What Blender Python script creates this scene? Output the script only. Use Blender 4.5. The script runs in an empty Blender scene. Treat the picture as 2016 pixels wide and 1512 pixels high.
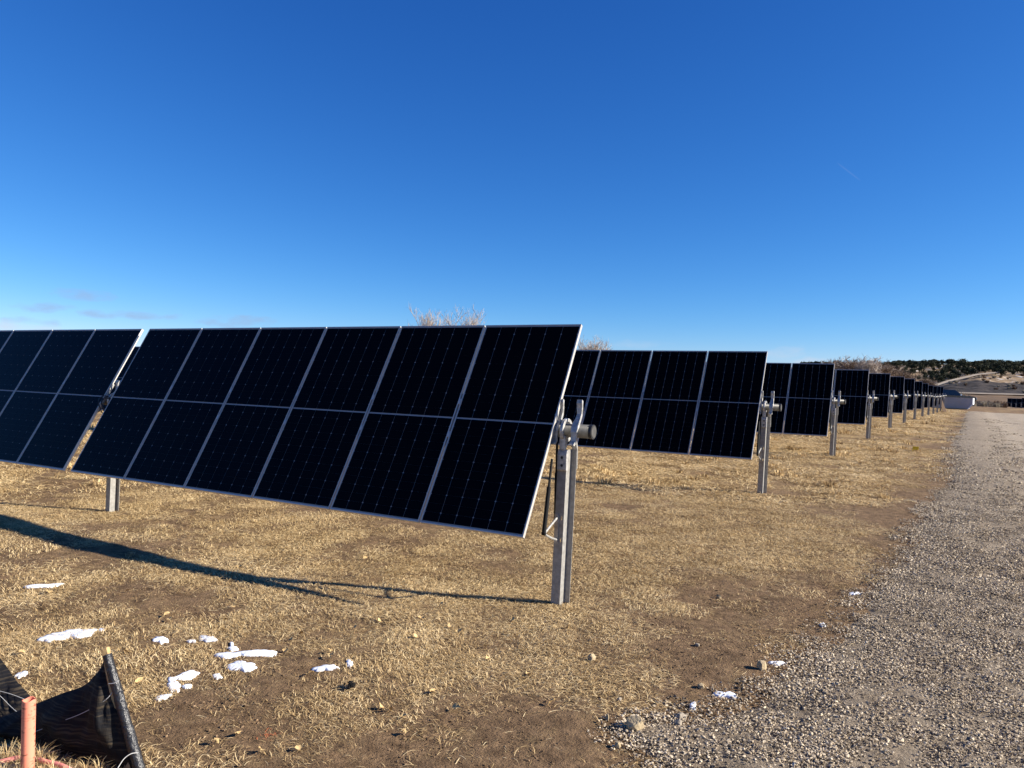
import bpy, bmesh, math, random
import numpy as np
from mathutils import Vector, Matrix

random.seed(7)
RNG = np.random.default_rng(11)
SC = bpy.context.scene
COL = SC.collection
R = math.radians

# ------------------------------------------------------------------ camera
CAM_Z = 2.165
F_PX = 1503.4                       # focal length in pixels of the 2016 px wide photograph
YAW, PITCH, ROLL = R(29.551), R(-0.4126), R(1.6762)

def cam_axes():
    cy, sy, cp, sp = math.cos(YAW), math.sin(YAW), math.cos(PITCH), math.sin(PITCH)
    f = np.array([-sy * cp, cy * cp, sp]); r = np.array([cy, sy, 0.0]); u = np.cross(r, f)
    cr, sr = math.cos(ROLL), math.sin(ROLL)
    return cr * r + sr * u, -sr * r + cr * u, f
AX_R, AX_U, AX_F = cam_axes()
CAM = np.array([0, 0, CAM_Z])

cam = bpy.data.cameras.new('camera')
cam_ob = bpy.data.objects.new('camera', cam); COL.objects.link(cam_ob)
cam.sensor_width = 36.0; cam.lens = F_PX / 2016 * 36.0
cam.clip_start = 0.05; cam.clip_end = 6000
cam_ob.matrix_world = Matrix(((AX_R[0], AX_U[0], -AX_F[0], 0), (AX_R[1], AX_U[1], -AX_F[1], 0),
                              (AX_R[2], AX_U[2], -AX_F[2], CAM_Z), (0, 0, 0, 1)))
SC.camera = cam_ob

def ray(px, py):
    return AX_F + AX_R * ((px - 1008) / F_PX) + AX_U * ((756 - py) / F_PX)
def at(px, py, depth):
    return CAM + ray(px, py) * depth

# ------------------------------------------------------------------ light, sky, exposure
SUN_AZ, SUN_EL = R(21.0), R(25.6)   # azimuth counted from +X towards +Y
SUN = np.array([math.cos(SUN_EL) * math.cos(SUN_AZ), math.cos(SUN_EL) * math.sin(SUN_AZ), math.sin(SUN_EL)])
sun = bpy.data.lights.new('sun', 'SUN'); sun.energy = 5.0; sun.angle = R(0.53); sun.color = (1.0, 0.93, 0.82)
sun_ob = bpy.data.objects.new('sun', sun); COL.objects.link(sun_ob)
sun_ob.rotation_euler = Vector(SUN).to_track_quat('Z', 'Y').to_euler()
SC.view_settings.view_transform = 'Standard'; SC.view_settings.look = 'None'
SC.view_settings.exposure = 1.05; SC.view_settings.gamma = 1.0
SC.view_settings.use_curve_mapping = False
SC.cycles.max_bounces = 6; SC.cycles.diffuse_bounces = 3; SC.cycles.glossy_bounces = 3
SC.cycles.transparent_max_bounces = 6; SC.cycles.caustics_reflective = False; SC.cycles.caustics_refractive = False

world = bpy.data.worlds.new('World'); SC.world = world; world.use_nodes = True
wt = world.node_tree; WN, WL = wt.nodes, wt.links
sky = WN.new('ShaderNodeTexSky'); sky.sky_type = 'NISHITA'; sky.sun_disc = False
sky.sun_elevation = SUN_EL; sky.sun_rotation = math.pi / 2 - SUN_AZ
sky.altitude = 2000; sky.air_density = 1.0; sky.dust_density = 0.0; sky.ozone_density = 10.0
# the deep saturated blue of a dry winter sky: one tone curve per channel, the same in every direction
sep = WN.new('ShaderNodeSeparateColor'); gam = WN.new('ShaderNodeCombineColor'); WL.new(sky.outputs[0], sep.inputs[0])
for i, (pw, mu) in enumerate(((1.650, 0.944), (1.190, 1.034), (0.860, 1.655))):
    a_ = WN.new('ShaderNodeMath'); a_.operation = 'POWER'; a_.inputs[1].default_value = pw; WL.new(sep.outputs[i], a_.inputs[0])
    b_ = WN.new('ShaderNodeMath'); b_.operation = 'MULTIPLY'; b_.inputs[1].default_value = mu; WL.new(a_.outputs[0], b_.inputs[0]); WL.new(b_.outputs[0], gam.inputs[i])
wtc = WN.new('ShaderNodeTexCoord')

def wmath(op, a, b=None, clamp=False):
    n = WN.new('ShaderNodeMath'); n.operation = op; n.use_clamp = clamp
    for i, v in enumerate((a, b)):
        if v is None: continue
        if isinstance(v, (int, float)): n.inputs[i].default_value = v
        else: WL.new(v, n.inputs[i])
    return n.outputs[0]
def wdot(vec):
    n = WN.new('ShaderNodeVectorMath'); n.operation = 'DOT_PRODUCT'; n.inputs[1].default_value = tuple(vec)
    WL.new(wtc.outputs['Generated'], n.inputs[0]); return n.outputs['Value']
cn = WN.new('ShaderNodeTexNoise'); cn.inputs['Scale'].default_value = 46; cn.inputs['Detail'].default_value = 5
cmap = WN.new('ShaderNodeMapping'); cmap.inputs['Scale'].default_value = (1, 1, 2.4)
WL.new(wtc.outputs['Generated'], cmap.inputs[0]); WL.new(cmap.outputs[0], cn.inputs['Vector'])
cnoise = wmath('MULTIPLY', wmath('SUBTRACT', cn.outputs[0], 0.5), 3.6)
cloud = None; mauve = None
# faint wisps low over the field: centre in the sky, half width, half height (radians), tilt, opacity
for px, py, hw, hh, tl, op in ((165, 581, .034, .0075, .03, .55), (80, 606, .034, .006, -.08, .65), (250, 619, .058, .006, -.03, .70),
                               (60, 632, .034, .005, .02, .5), (470, 633, .05, .008, -.06, .65),
                               (25, 644, .044, .009, .0, -.55), (1250, 678, .045, .006, -.02, -.2), (1543, 696, .03, .008, -.15, -.35), (1598, 711, .022, .006, .0, -.6)):
    d = ray(px, py); d = d / np.linalg.norm(d)
    e1 = np.cross(d, (0, 0, 1)); e1 /= np.linalg.norm(e1); e2 = np.cross(e1, d)
    a1 = (e1 * math.cos(tl) - e2 * math.sin(tl)) / hw; a2 = (e1 * math.sin(tl) + e2 * math.cos(tl)) / hh
    u = wmath('POWER', wdot(a1), 2.0); v = wmath('POWER', wdot(a2), 2.0)
    front = wmath('GREATER_THAN', wdot(d), 0.5)
    m = wmath('SUBTRACT', 1.0, wmath('ADD', u, v))
    m = wmath('MULTIPLY', wmath('ADD', m, cnoise), 0.62, True)
    m = wmath('MULTIPLY', wmath('MULTIPLY', m, front), abs(op))
    if op > 0: mauve = m if mauve is None else wmath('MAXIMUM', mauve, m)
    else: cloud = m if cloud is None else wmath('MAXIMUM', cloud, m)
# one thin contrail
dA, dB = ray(1650, 322), ray(1692, 354); dA /= np.linalg.norm(dA); dB /= np.linalg.norm(dB)
dm = (dA + dB) / 2; e1 = dB - dA; hl = np.linalg.norm(e1) / 2; e1 /= 2 * hl; e2 = np.cross(dm, e1)
m = wmath('SUBTRACT', 1.0, wmath('ADD', wmath('POWER', wdot((e1 - dm * e1.dot(dm)) / (hl * 1.2)), 4.0), wmath('POWER', wdot(e2 / .0011), 2.0)), True)
m = wmath('MULTIPLY', wmath('MULTIPLY', m, wmath('GREATER_THAN', wdot(dm), .5)), .05)
cloud = wmath('MAXIMUM', cloud, m)
wmix = WN.new('ShaderNodeMix'); wmix.data_type = 'RGBA'
WL.new(cloud, wmix.inputs[0]); wmix.inputs[7].default_value = (5.6, 6.0, 7.0, 1)
wmv = WN.new('ShaderNodeMix'); wmv.data_type = 'RGBA'; WL.new(mauve, wmv.inputs[0]); WL.new(gam.outputs[0], wmv.inputs[6]); wmv.inputs[7].default_value = (3.0, 3.9, 6.0, 1)
WL.new(wmv.outputs[2], wmix.inputs[6])
WL.new(wmix.outputs[2], WN['Background'].inputs[0]); WN['Background'].inputs[1].default_value = 0.057

# ------------------------------------------------------------------ helpers
def link(o, parent=None):
    COL.objects.link(o)
    if parent is not None: o.parent = parent
    return o
def tag(o, label, cat=None, group=None, kind=None):
    if label: o['label'] = label
    if cat: o['category'] = cat
    if group: o['group'] = group
    if kind: o['kind'] = kind
    return o
def empty(name, loc, rz=0.0):
    o = bpy.data.objects.new(name, None); o.empty_display_size = .2
    o.location = loc; o.rotation_euler = (0, 0, rz); return link(o)
def mesh_from(name, verts, faces, mats=(), smooth=False):
    me = bpy.data.meshes.new(name); me.from_pydata([tuple(map(float, v)) for v in verts], [], [tuple(map(int, f)) for f in faces])
    for m in mats: me.materials.append(m)
    if smooth: me.polygons.foreach_set('use_smooth', [True] * len(me.polygons))
    me.update(); return me
def obj(name, me, parent=None, loc=(0, 0, 0), rot=(0, 0, 0)):
    o = bpy.data.objects.new(name, me); o.location = loc; o.rotation_euler = rot; return link(o, parent)

class MB:
    def __init__(s): s.v = []; s.f = []
    def add(s, vs, fs):
        b = len(s.v); s.v += [tuple(map(float, q)) for q in vs]; s.f += [tuple(b + i for i in f) for f in fs]; return s
    def box(s, x0, x1, y0, y1, z0, z1):
        return s.add([(x0, y0, z0), (x1, y0, z0), (x1, y1, z0), (x0, y1, z0), (x0, y0, z1), (x1, y0, z1), (x1, y1, z1), (x0, y1, z1)],
                     [(0, 3, 2, 1), (4, 5, 6, 7), (0, 1, 5, 4), (1, 2, 6, 5), (2, 3, 7, 6), (3, 0, 4, 7)])
    def tube(s, pts, rad, n=8, caps=True):
        pts = [np.array(p, float) for p in pts]
        if isinstance(rad, (int, float)): rad = [rad] * len(pts)
        rings = []; ref = np.array([0.31, 0.17, 0.94])
        for i, p in enumerate(pts):
            t = pts[min(i + 1, len(pts) - 1)] - pts[max(i - 1, 0)]; t = t / (np.linalg.norm(t) + 1e-9)
            a = np.cross(t, ref)
            if np.linalg.norm(a) < .05: a = np.cross(t, (1, 0, 0))
            a /= np.linalg.norm(a); b = np.cross(t, a)
            rings.append([p + rad[i] * (math.cos(2 * math.pi * k / n) * a + math.sin(2 * math.pi * k / n) * b) for k in range(n)])
        vs = [q for r_ in rings for q in r_]; fs = []
        for i in range(len(pts) - 1):
            for k in range(n):
                fs.append((i * n + k, i * n + (k + 1) % n, (i + 1) * n + (k + 1) % n, (i + 1) * n + k))
        if caps: fs += [tuple(range(n))[::-1], tuple((len(pts) - 1) * n + k for k in range(n))]
        return s.add(vs, fs)
    def extrude_x(s, prof, x0, x1):          # closed profile of (y, z)
        n = len(prof)
        return s.add([(x0, y, z) for y, z in prof] + [(x1, y, z) for y, z in prof],
                     [tuple(range(n)), tuple(range(2 * n - 1, n - 1, -1))] + [(k, k + n, (k + 1) % n + n, (k + 1) % n) for k in range(n)])
    def mesh(s, name, mat, smooth=False, bevel=0):
        me = mesh_from(name, s.v, s.f, (mat,) if mat else (), smooth)
        bm = bmesh.new(); bm.from_mesh(me); bmesh.ops.recalc_face_normals(bm, faces=bm.faces)
        if bevel:
            bmesh.ops.bevel(bm, geom=[e for e in bm.edges if len(e.link_faces) == 2 and e.calc_face_angle(0) > .6], offset=bevel, segments=1, affect='EDGES', clamp_overlap=True)
        bm.to_mesh(me); bm.free(); return me
    def build(s, name, mat, parent=None, loc=(0, 0, 0), rot=(0, 0, 0), smooth=False, bevel=0):
        return obj(name, s.mesh(name, mat, smooth, bevel), parent, loc, rot)

def vnoise(x, y, scale, seed=0):
    x = np.asarray(x, float) / scale; y = np.asarray(y, float) / scale
    xi = np.floor(x); yi = np.floor(y); fx = x - xi; fy = y - yi
    fx = fx * fx * (3 - 2 * fx); fy = fy * fy * (3 - 2 * fy)
    def h(a, b):
        q = np.sin(a * 127.1 + b * 311.7 + seed * 74.7) * 43758.5453; return q - np.floor(q)
    return (h(xi, yi) * (1 - fx) + h(xi + 1, yi) * fx) * (1 - fy) + (h(xi, yi + 1) * (1 - fx) + h(xi + 1, yi + 1) * fx) * fy
def fbm(x, y, scale, seed=0, oct=3):
    t = 0; a = .5; n = 0
    for k in range(oct): t = t + a * vnoise(x, y, scale / 2 ** k, seed + k * 13); n += a; a *= .5
    return t / n

# ------------------------------------------------------------------ materials
def mat(name, col, rough=.8, metal=0.0, spec=.5, var=None, scale=8.0, bump=0.0, bscale=60.0, coat=0.0, detail=4, coords='Object'):
    m = bpy.data.materials.new(name); m.use_nodes = True; nt = m.node_tree; N, L = nt.nodes, nt.links
    b = N['Principled BSDF']; b.inputs['Roughness'].default_value = rough; b.inputs['Metallic'].default_value = metal
    b.inputs['Specular IOR Level'].default_value = spec; b.inputs['Base Color'].default_value = (*col, 1)
    b.inputs['Coat Weight'].default_value = coat; b.inputs['Coat Roughness'].default_value = .08
    tc = N.new('ShaderNodeTexCoord')
    if var:
        n = N.new('ShaderNodeTexNoise'); n.inputs['Scale'].default_value = scale; n.inputs['Detail'].default_value = detail
        L.new(tc.outputs[coords], n.inputs['Vector'])
        r = N.new('ShaderNodeValToRGB'); r.color_ramp.elements[0].position = .34; r.color_ramp.elements[1].position = .66
        r.color_ramp.elements[0].color = (*var, 1); r.color_ramp.elements[1].color = (*col, 1)
        L.new(n.outputs[0], r.inputs[0]); L.new(r.outputs[0], b.inputs['Base Color'])
    if bump:
        n2 = N.new('ShaderNodeTexNoise'); n2.inputs['Scale'].default_value = bscale; n2.inputs['Detail'].default_value = 5
        L.new(tc.outputs[coords], n2.inputs['Vector'])
        bp = N.new('ShaderNodeBump'); bp.inputs['Strength'].default_value = bump; bp.inputs['Distance'].default_value = .02
        L.new(n2.outputs[0], bp.inputs['Height']); L.new(bp.outputs[0], b.inputs['Normal'])
    return m

M = {}
M['alu'] = mat('anodised_aluminium', (.54, .51, .46), .42, .25, .5, (.47, .44, .40), 5)
M['galv'] = mat('galvanised_steel', (.34, .325, .295), .48, .12, .5, (.235, .225, .205), 22, .08, 90)
M['tube'] = mat('torque_tube_steel', (.115, .11, .10), .45, .4, .4, (.08, .076, .07), 14, .06, 60)
M['cast'] = mat('galvanised_casting', (.50, .48, .44), .45, .35, .5, (.28, .27, .25), 30, .12, 120)
M['black'] = mat('black_rubber', (.012, .012, .013), .5)
M['damper'] = mat('black_paint', (.006, .006, .006), .6, 0, .2)
M['sheet'] = mat('backsheet', (.27, .27, .275), .5, 0, .3)
M['hole_shade'] = mat('shadowed_bore', (.02, .02, .02), .9)
M['wood'] = mat('stake_wood', (.55, .37, .17), .8, 0, .3, (.42, .27, .12), 30, .2, 150)
M['plank'] = mat('old_plank', (.22, .14, .075), .9, 0, .2, (.14, .09, .05), 10)
M['pvc'] = mat('salmon_pvc', (.78, .23, .14), .5, 0, .4, (.62, .17, .10), 26, .05, 90)
M['tape'] = mat('pink_tape', (.80, .30, .26), .5, 0, .3, (.70, .24, .2), 18)
M['snow'] = mat('snow', (.84, .86, .89), .7, 0, .3, (.78, .80, .84), 30, .25, 50)
M['rock'] = mat('sandstone', (.46, .36, .22), .92, 0, .2, (.34, .26, .155), 14, .5, 60)
M['rock_g'] = mat('grey_stone', (.36, .31, .24), .92, 0, .2, (.24, .20, .155), 14, .5, 60)
M['string'] = mat('pale_string', (.50, .49, .46), .7)
M['leaf'] = mat('dry_leaf', (.58, .42, .20), .8, 0, .3, (.46, .30, .13), 30)
M['black_lump'] = mat('black_soil', (.014, .012, .011), .95, 0, .2, None, 1, .8, 80)
M['bark'] = mat('pale_bark', (.50, .43, .36), .9, 0, .2, (.38, .32, .27), 2)
M['bark_b'] = mat('brown_bark', (.22, .155, .105), .9, 0, .2, (.15, .105, .075), 2)
M['juniper'] = mat('juniper_green', (.040, .047, .022), .85, 0, .2, (.018, .022, .012), .8)
M['juniper_b'] = mat('pinyon_green', (.055, .057, .026), .85, 0, .2, (.024, .027, .015), .8)
M['shrub'] = mat('winter_shrub', (.17, .10, .06), .9, 0, .2, (.10, .06, .04), 1)
M['scrub'] = mat('pale_scrub', (.36, .31, .23), .9, 0, .2, (.26, .22, .16), 1)
M['bin'] = mat('pale_grey_steel', (.47, .455, .44), .6, 0, .4, (.38, .37, .36), .9)
M['bin_sunlit'] = mat('sunlit_steel', (.82, .82, .82), .55, 0, .4)  # whiter copy of the container steel; sunlight on its end put into the colour
M['car'] = mat('black_car_paint', (.010, .011, .014), .25, 0, .5, None, 1, 0, 1, .8)
M['glass'] = mat('car_glass', (.02, .025, .03), .06, 0, .8)
M['chrome'] = mat('bright_metal', (.75, .75, .76), .25, .9)
M['tyre'] = mat('tyre', (.02, .02, .02), .9)
M['yellow'] = mat('yellow_plastic', (.85, .58, .02), .5)
M['orange'] = mat('orange_paint', (.45, .13, .045), .8)

# solar cell: dark silicon under anti-reflective glass
def cell_mat():
    m = mat('solar_cell', (.0012, .0012, .0022), .5, 0, .5)
    b = m.node_tree.nodes['Principled BSDF']
    b.inputs['Specular IOR Level'].default_value = .02; b.inputs['Roughness'].default_value = .3
    b.inputs['Coat Weight'].default_value = .15; b.inputs['Coat Roughness'].default_value = .06; b.inputs['Coat IOR'].default_value = 1.27
    nt = m.node_tree; g = nt.nodes.new('ShaderNodeNewGeometry'); n = nt.nodes.new('ShaderNodeTexNoise'); n.inputs['Scale'].default_value = 1.7; n.inputs['Detail'].default_value = 6
    nt.links.new(g.outputs['Position'], n.inputs['Vector']); r = nt.nodes.new('ShaderNodeValToRGB'); r.color_ramp.elements[0].position = .4; r.color_ramp.elements[0].color = (.0010, .0010, .0020, 1); r.color_ramp.elements[1].position = .75; r.color_ramp.elements[1].color = (.0026, .0024, .0027, 1)
    nt.links.new(n.outputs[0], r.inputs[0]); nt.links.new(r.outputs[0], b.inputs['Base Color'])
    return m
M['cell'] = cell_mat()

def fabric_mat():
    m = mat('woven_black_fabric', (.012, .012, .014), .75, 0, .25)
    nt = m.node_tree; N, L = nt.nodes, nt.links; b = N['Principled BSDF']
    tc = N.new('ShaderNodeTexCoord'); mp = N.new('ShaderNodeMapping'); mp.inputs['Scale'].default_value = (1, 1, 1)
    n = N.new('ShaderNodeTexNoise'); n.inputs['Scale'].default_value = 14; n.inputs['Detail'].default_value = 6
    L.new(tc.outputs['Object'], mp.inputs[0]); L.new(mp.outputs[0], n.inputs['Vector'])
    mp2 = N.new('ShaderNodeMapping'); mp2.inputs['Scale'].default_value = (5, 5, 110); n3 = N.new('ShaderNodeTexNoise'); n3.inputs['Scale'].default_value = 1; n3.inputs['Detail'].default_value = 5
    L.new(tc.outputs['Object'], mp2.inputs[0]); L.new(mp2.outputs[0], n3.inputs['Vector'])
    rr = N.new('ShaderNodeValToRGB'); rr.color_ramp.elements[0].position = .48; rr.color_ramp.elements[0].color = (.008, .008, .010, 1); rr.color_ramp.elements[1].position = .74; rr.color_ramp.elements[1].color = (.10, .075, .045, 1)
    L.new(n3.outputs[0], rr.inputs[0]); L.new(rr.outputs[0], b.inputs['Base Color'])
    bp = N.new('ShaderNodeBump'); bp.inputs['Strength'].default_value = .6; bp.inputs['Distance'].default_value = .03
    L.new(n.outputs[0], bp.inputs['Height']); L.new(bp.outputs[0], b.inputs['Normal'])
    tr = N.new('ShaderNodeBsdfTranslucent'); tr.inputs[0].default_value = (.16, .10, .05, 1)
    mx = N.new('ShaderNodeMixShader'); mx.inputs[0].default_value = .22
    L.new(b.outputs[0], mx.inputs[1]); L.new(tr.outputs[0], mx.inputs[2]); L.new(mx.outputs[0], N['Material Output'].inputs[0])
    return m
M['fabric'] = fabric_mat()

def straw_mat(name, c0, c1, c2):
    m = mat(name, c1, .85, 0, .25); nt = m.node_tree; N, L = nt.nodes, nt.links; b = N['Principled BSDF']
    at_ = N.new('ShaderNodeAttribute'); at_.attribute_name = 'tone'
    oi = N.new('ShaderNodeObjectInfo')
    ad = N.new('ShaderNodeMath'); ad.operation = 'MULTIPLY_ADD'; ad.inputs[1].default_value = .35
    L.new(oi.outputs['Random'], ad.inputs[0]); 
    s = N.new('ShaderNodeMath'); s.operation = 'MULTIPLY'; s.inputs[1].default_value = .65
    L.new(at_.outputs['Fac'], s.inputs[0]); L.new(s.outputs[0], ad.inputs[2])
    r = N.new('ShaderNodeValToRGB'); e = r.color_ramp.elements
    e[0].position = .18; e[0].color = (*c0, 1); e[1].position = .82; e[1].color = (*c2, 1)
    k = e.new(.5); k.color = (*c1, 1)
    L.new(ad.outputs[0], r.inputs[0]); L.new(r.outputs[0], b.inputs['Base Color'])
    tr = N.new('ShaderNodeBsdfTranslucent'); L.new(r.outputs[0], tr.inputs[0])
    mx = N.new('ShaderNodeMixShader'); mx.inputs[0].default_value = .18
    L.new(b.outputs[0], mx.inputs[1]); L.new(tr.outputs[0], mx.inputs[2]); L.new(mx.outputs[0], N['Material Output'].inputs[0])
    return m
M['straw'] = straw_mat('dry_straw', (.14, .08, .037), (.57, .40, .19), (.92, .73, .42))
M['stone'] = straw_mat('gravel_stone', (.14, .105, .07), (.46, .365, .25), (.80, .67, .48))
M['clod'] = straw_mat('soil_clod', (.10, .062, .033), (.20, .128, .07), (.35, .235, .135))

def ground_mat(name, dirt, dirt2, straw, straw2, road=False):
    m = bpy.data.materials.new(name); m.use_nodes = True; nt = m.node_tree; N, L = nt.nodes, nt.links
    b = N['Principled BSDF']; b.inputs['Roughness'].default_value = .95; b.inputs['Specular IOR Level'].default_value = .15
    tc = N.new('ShaderNodeTexCoord')
    def noise(sc, det=6, rough=.6):
        n = N.new('ShaderNodeTexNoise'); n.inputs['Scale'].default_value = sc; n.inputs['Detail'].default_value = det
        n.inputs['Roughness'].default_value = rough; L.new(tc.outputs['Object'], n.inputs['Vector']); return n.outputs[0]
    def ramp(fac, a, c, p0=.35, p1=.65):
        r = N.new('ShaderNodeValToRGB'); r.color_ramp.elements[0].color = (*a, 1); r.color_ramp.elements[1].color = (*c, 1)
        r.color_ramp.elements[0].position = p0; r.color_ramp.elements[1].position = p1; L.new(fac, r.inputs[0]); return r.outputs[0]
    def mix(f, a, c):
        x = N.new('ShaderNodeMix'); x.data_type = 'RGBA'; L.new(f, x.inputs[0]); L.new(a, x.inputs[6]); L.new(c, x.inputs[7]); return x.outputs[2]
    def mth(op, a, c, clamp=False):
        x = N.new('ShaderNodeMath'); x.operation = op; x.use_clamp = clamp
        for i, v in enumerate((a, c)):
            if isinstance(v, float): x.inputs[i].default_value = v
            else: L.new(v, x.inputs[i])
        return x.outputs[0]
    cov = N.new('ShaderNodeAttribute'); cov.attribute_name = 'cover'
    d = ramp(noise(9.0), dirt2, dirt); s = ramp(noise(16.0, 8, .75), straw2, straw, .38, .6)
    f = mth('ADD', cov.outputs['Fac'], mth('MULTIPLY', mth('SUBTRACT', noise(5.0, 8, .7), .5), 1.6), True)
    L.new(mix(f, d, s), b.inputs['Base Color'])
    bp = N.new('ShaderNodeBump'); bp.inputs['Strength'].default_value = 1.0; bp.inputs['Distance'].default_value = .05
    h = mth('ADD', mth('MULTIPLY', noise(14.0, 8, .7), 1.0), mth('MULTIPLY', noise(70.0, 4, .6), .5))
    L.new(h, bp.inputs['Height']); L.new(bp.outputs[0], b.inputs['Normal'])
    return m
M['ground'] = ground_mat('dry_pasture', (.255, .163, .09), (.125, .077, .041), (.52, .37, .18), (.20, .13, .058))
M['road'] = ground_mat('gravel_surface', (.28, .215, .148), (.13, .10, .068), (.46, .375, .275), (.32, .258, .185))

# ------------------------------------------------------------------ terrain
YR = [-60, 6.61, 14.65, 22.7, 30.7, 38.8, 46.8, 54.9, 62.9, 70.9, 79, 87, 100, 114, 130, 152, 200, 3000]
ZR = [0, 0, .17, .286, .344, .397, .366, .35, .245, .161, .06, .0, 0, .26, .2, -.4, -1.55, -1.7]
def gz(x, y, fine=True):
    x = np.asarray(x, float); y = np.asarray(y, float)
    z = np.interp(y, YR, ZR) - .015 * (np.clip(x, -14, 8) + 3.2)
    z = z + .05 * np.exp(-(((x + 4.0) / .5) ** 2 + ((y - 2.12) / .38) ** 2))
    if fine:
        k = np.clip(1.6 - np.hypot(x, y) / 15, 0, 1)
        z = z + k * ((fbm(x, y, .9, 3) - .5) * .05 + (fbm(x, y, .22, 5) - .5) * .03)
    return z
def hit(px, py):
    d = ray(px, py); t = 2.0
    lo = None
    for k in range(4000):
        t2 = t + .02 + t * .002; P = CAM + d * t2
        if P[2] < float(gz(P[0], P[1], False)): lo = t; break
        t = t2
    if lo is None: return CAM + d * t
    a, b = lo, t2
    for k in range(30):
        c = (a + b) / 2; P = CAM + d * c
        if P[2] < float(gz(P[0], P[1], False)): b = c
        else: a = c
    return CAM + d * b

RY = [-40, 0, 3, 4.06, 4.29, 4.45, 4.61, 4.75, 4.96, 5.7, 6.56, 7.2, 7.91, 8.98, 11, 13.26, 15.5, 18.97, 29.75, 46.98, 96.3, 101]
RX = [-1.0, -1.2, -1.40, -1.52, -1.62, -1.76, -1.90, -1.78, -1.52, -1.28, -1.06, -.95, -.87, -.75, -.51, -.56, -.30, -.04, .2, .75, 1.97, 2.3]
def road_edge(y): return np.interp(y, RY, RX)

def cover(x, y):
    x = np.asarray(x, float); y = np.asarray(y, float)
    c = .52 + 1.5 * (fbm(x, y, 1.5, 21) - .5) + .9 * (fbm(x, y, .45, 22) - .5)
    d = road_edge(y) - x
    c = c - .62 * np.clip(1 - np.clip(d, 0, 9) / 1.5, 0, 1)
    c = c - .62 * np.exp(-(((x + 2.35) / 1.0) ** 2 + ((y - 3.95) / .75) ** 2) ** 2)
    c = c - .50 * np.exp(-(((x + 1.95) / .75) ** 2 + ((y - 6.05) / .5) ** 2) ** 2)
    c = c - .40 * np.exp(-(((x + 6.5) / 1.2) ** 2 + ((y - 4.6) / .35) ** 2) ** 2)
    c = c - .45 * np.exp(-(((x + 3.9) / .55) ** 2 + ((y - 3.1) / .35) ** 2) ** 2)
    c = c + .14 * np.clip((y - 7) / 8, 0, 1)
    return np.clip(c, 0, 1)

def axis(lo, hi, step, far_lo, far_hi, grow):
    a = list(np.arange(lo, hi, step)); s = step; v = hi
    while v < far_hi: a.append(v); s *= grow; v += s
    a.append(far_hi); s = step; v = lo; b = []
    while v > far_lo: s *= grow; v -= s; b.append(v)
    return np.array(b[::-1] + a)
def grid_mesh(name, X, Y, Z, mats, attrs=None):
    ny, nx = X.shape; n = nx * ny
    me = bpy.data.meshes.new(name); me.vertices.add(n)
    me.vertices.foreach_set('co', np.stack([X, Y, Z], -1).reshape(-1).astype(np.float32))
    i = (np.arange(ny - 1)[:, None] * nx + np.arange(nx - 1)[None]).reshape(-1)
    q = np.stack([i, i + 1, i + nx + 1, i + nx], -1)
    me.loops.add(q.size); me.loops.foreach_set('vertex_index', q.reshape(-1).astype(np.int32))
    me.polygons.add(len(q)); me.polygons.foreach_set('loop_start', (np.arange(len(q)) * 4).astype(np.int32))
    me.polygons.foreach_set('use_smooth', np.ones(len(q), bool))
    for k, v in (attrs or {}).items():
        a = me.attributes.new(k, 'FLOAT', 'POINT'); a.data.foreach_set('value', v.reshape(-1).astype(np.float32))
    for m in mats: me.materials.append(m)
    me.update(); me.validate(); return me

xs = axis(-11, 3, .055, -2500, 2500, 1.06); ys = axis(1.2, 12, .055, -60, 3000, 1.05)
X, Y = np.meshgrid(xs, ys)
Z = gz(X, Y)
ground = obj('ground', grid_mesh('ground', X, Y, Z, [M['ground']], {'cover': cover(X, Y) * np.clip(.30 + .7 * (np.hypot(X, Y) - 9) / 14, .30, 1)}))
tag(ground, 'dry tan winter pasture under the solar rows', kind='structure')

# gravel road: a strip with a ragged edge lying on the ground
ry = axis(-6, 14, .07, -30, 101, 1.04); u = np.concatenate([np.linspace(0, 2.5, 40) ** 1.0, np.linspace(2.6, 7.0, 30)])
U, Yr = np.meshgrid(u, ry)
rag = (fbm(Yr[:, :1], Yr[:, :1] * 0, .35, 41) - .5) * .34 + (fbm(Yr[:, :1], Yr[:, :1] * 0, 1.4, 43) - .5) * .3
Xr = road_edge(Yr) + U + rag * np.clip(1 - U / 1.5, 0, 1)
Zr = gz(Xr, Yr) + .012 + (fbm(Xr, Yr, .3, 9) - .5) * .02 * np.clip(U, 0, 1) + .03 * np.exp(-((U - .9) / .5) ** 2) - .03 * np.exp(-((U - 2.6) / .6) ** 2)
Zr -= .045 * np.clip(1 - U / .35, 0, 1); Zr += .025 * np.clip((Yr - 14) / 20, 0, 1)
rc = np.clip(.30 + .75 * np.exp(-((U - 2.6) / .8) ** 2) + .65 * np.exp(-((U - 4.6) / .8) ** 2) + .3 * np.clip((Yr - 14) / 20, 0, 1) + .5 * (fbm(Xr, Yr, 1.2, 55) - .5), 0, 1)
road = obj('gravel_road', grid_mesh('gravel_road', Xr, Yr, Zr, [M['road']], {'cover': rc}))
tag(road, 'grey gravel access road beside the solar rows', kind='structure')
def roadz(x, y):
    uu = x - road_edge(y)
    return gz(x, y) + .012 + .03 * np.exp(-((uu - .9) / .5) ** 2) - .03 * np.exp(-((uu - 2.6) / .6) ** 2)

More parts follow.
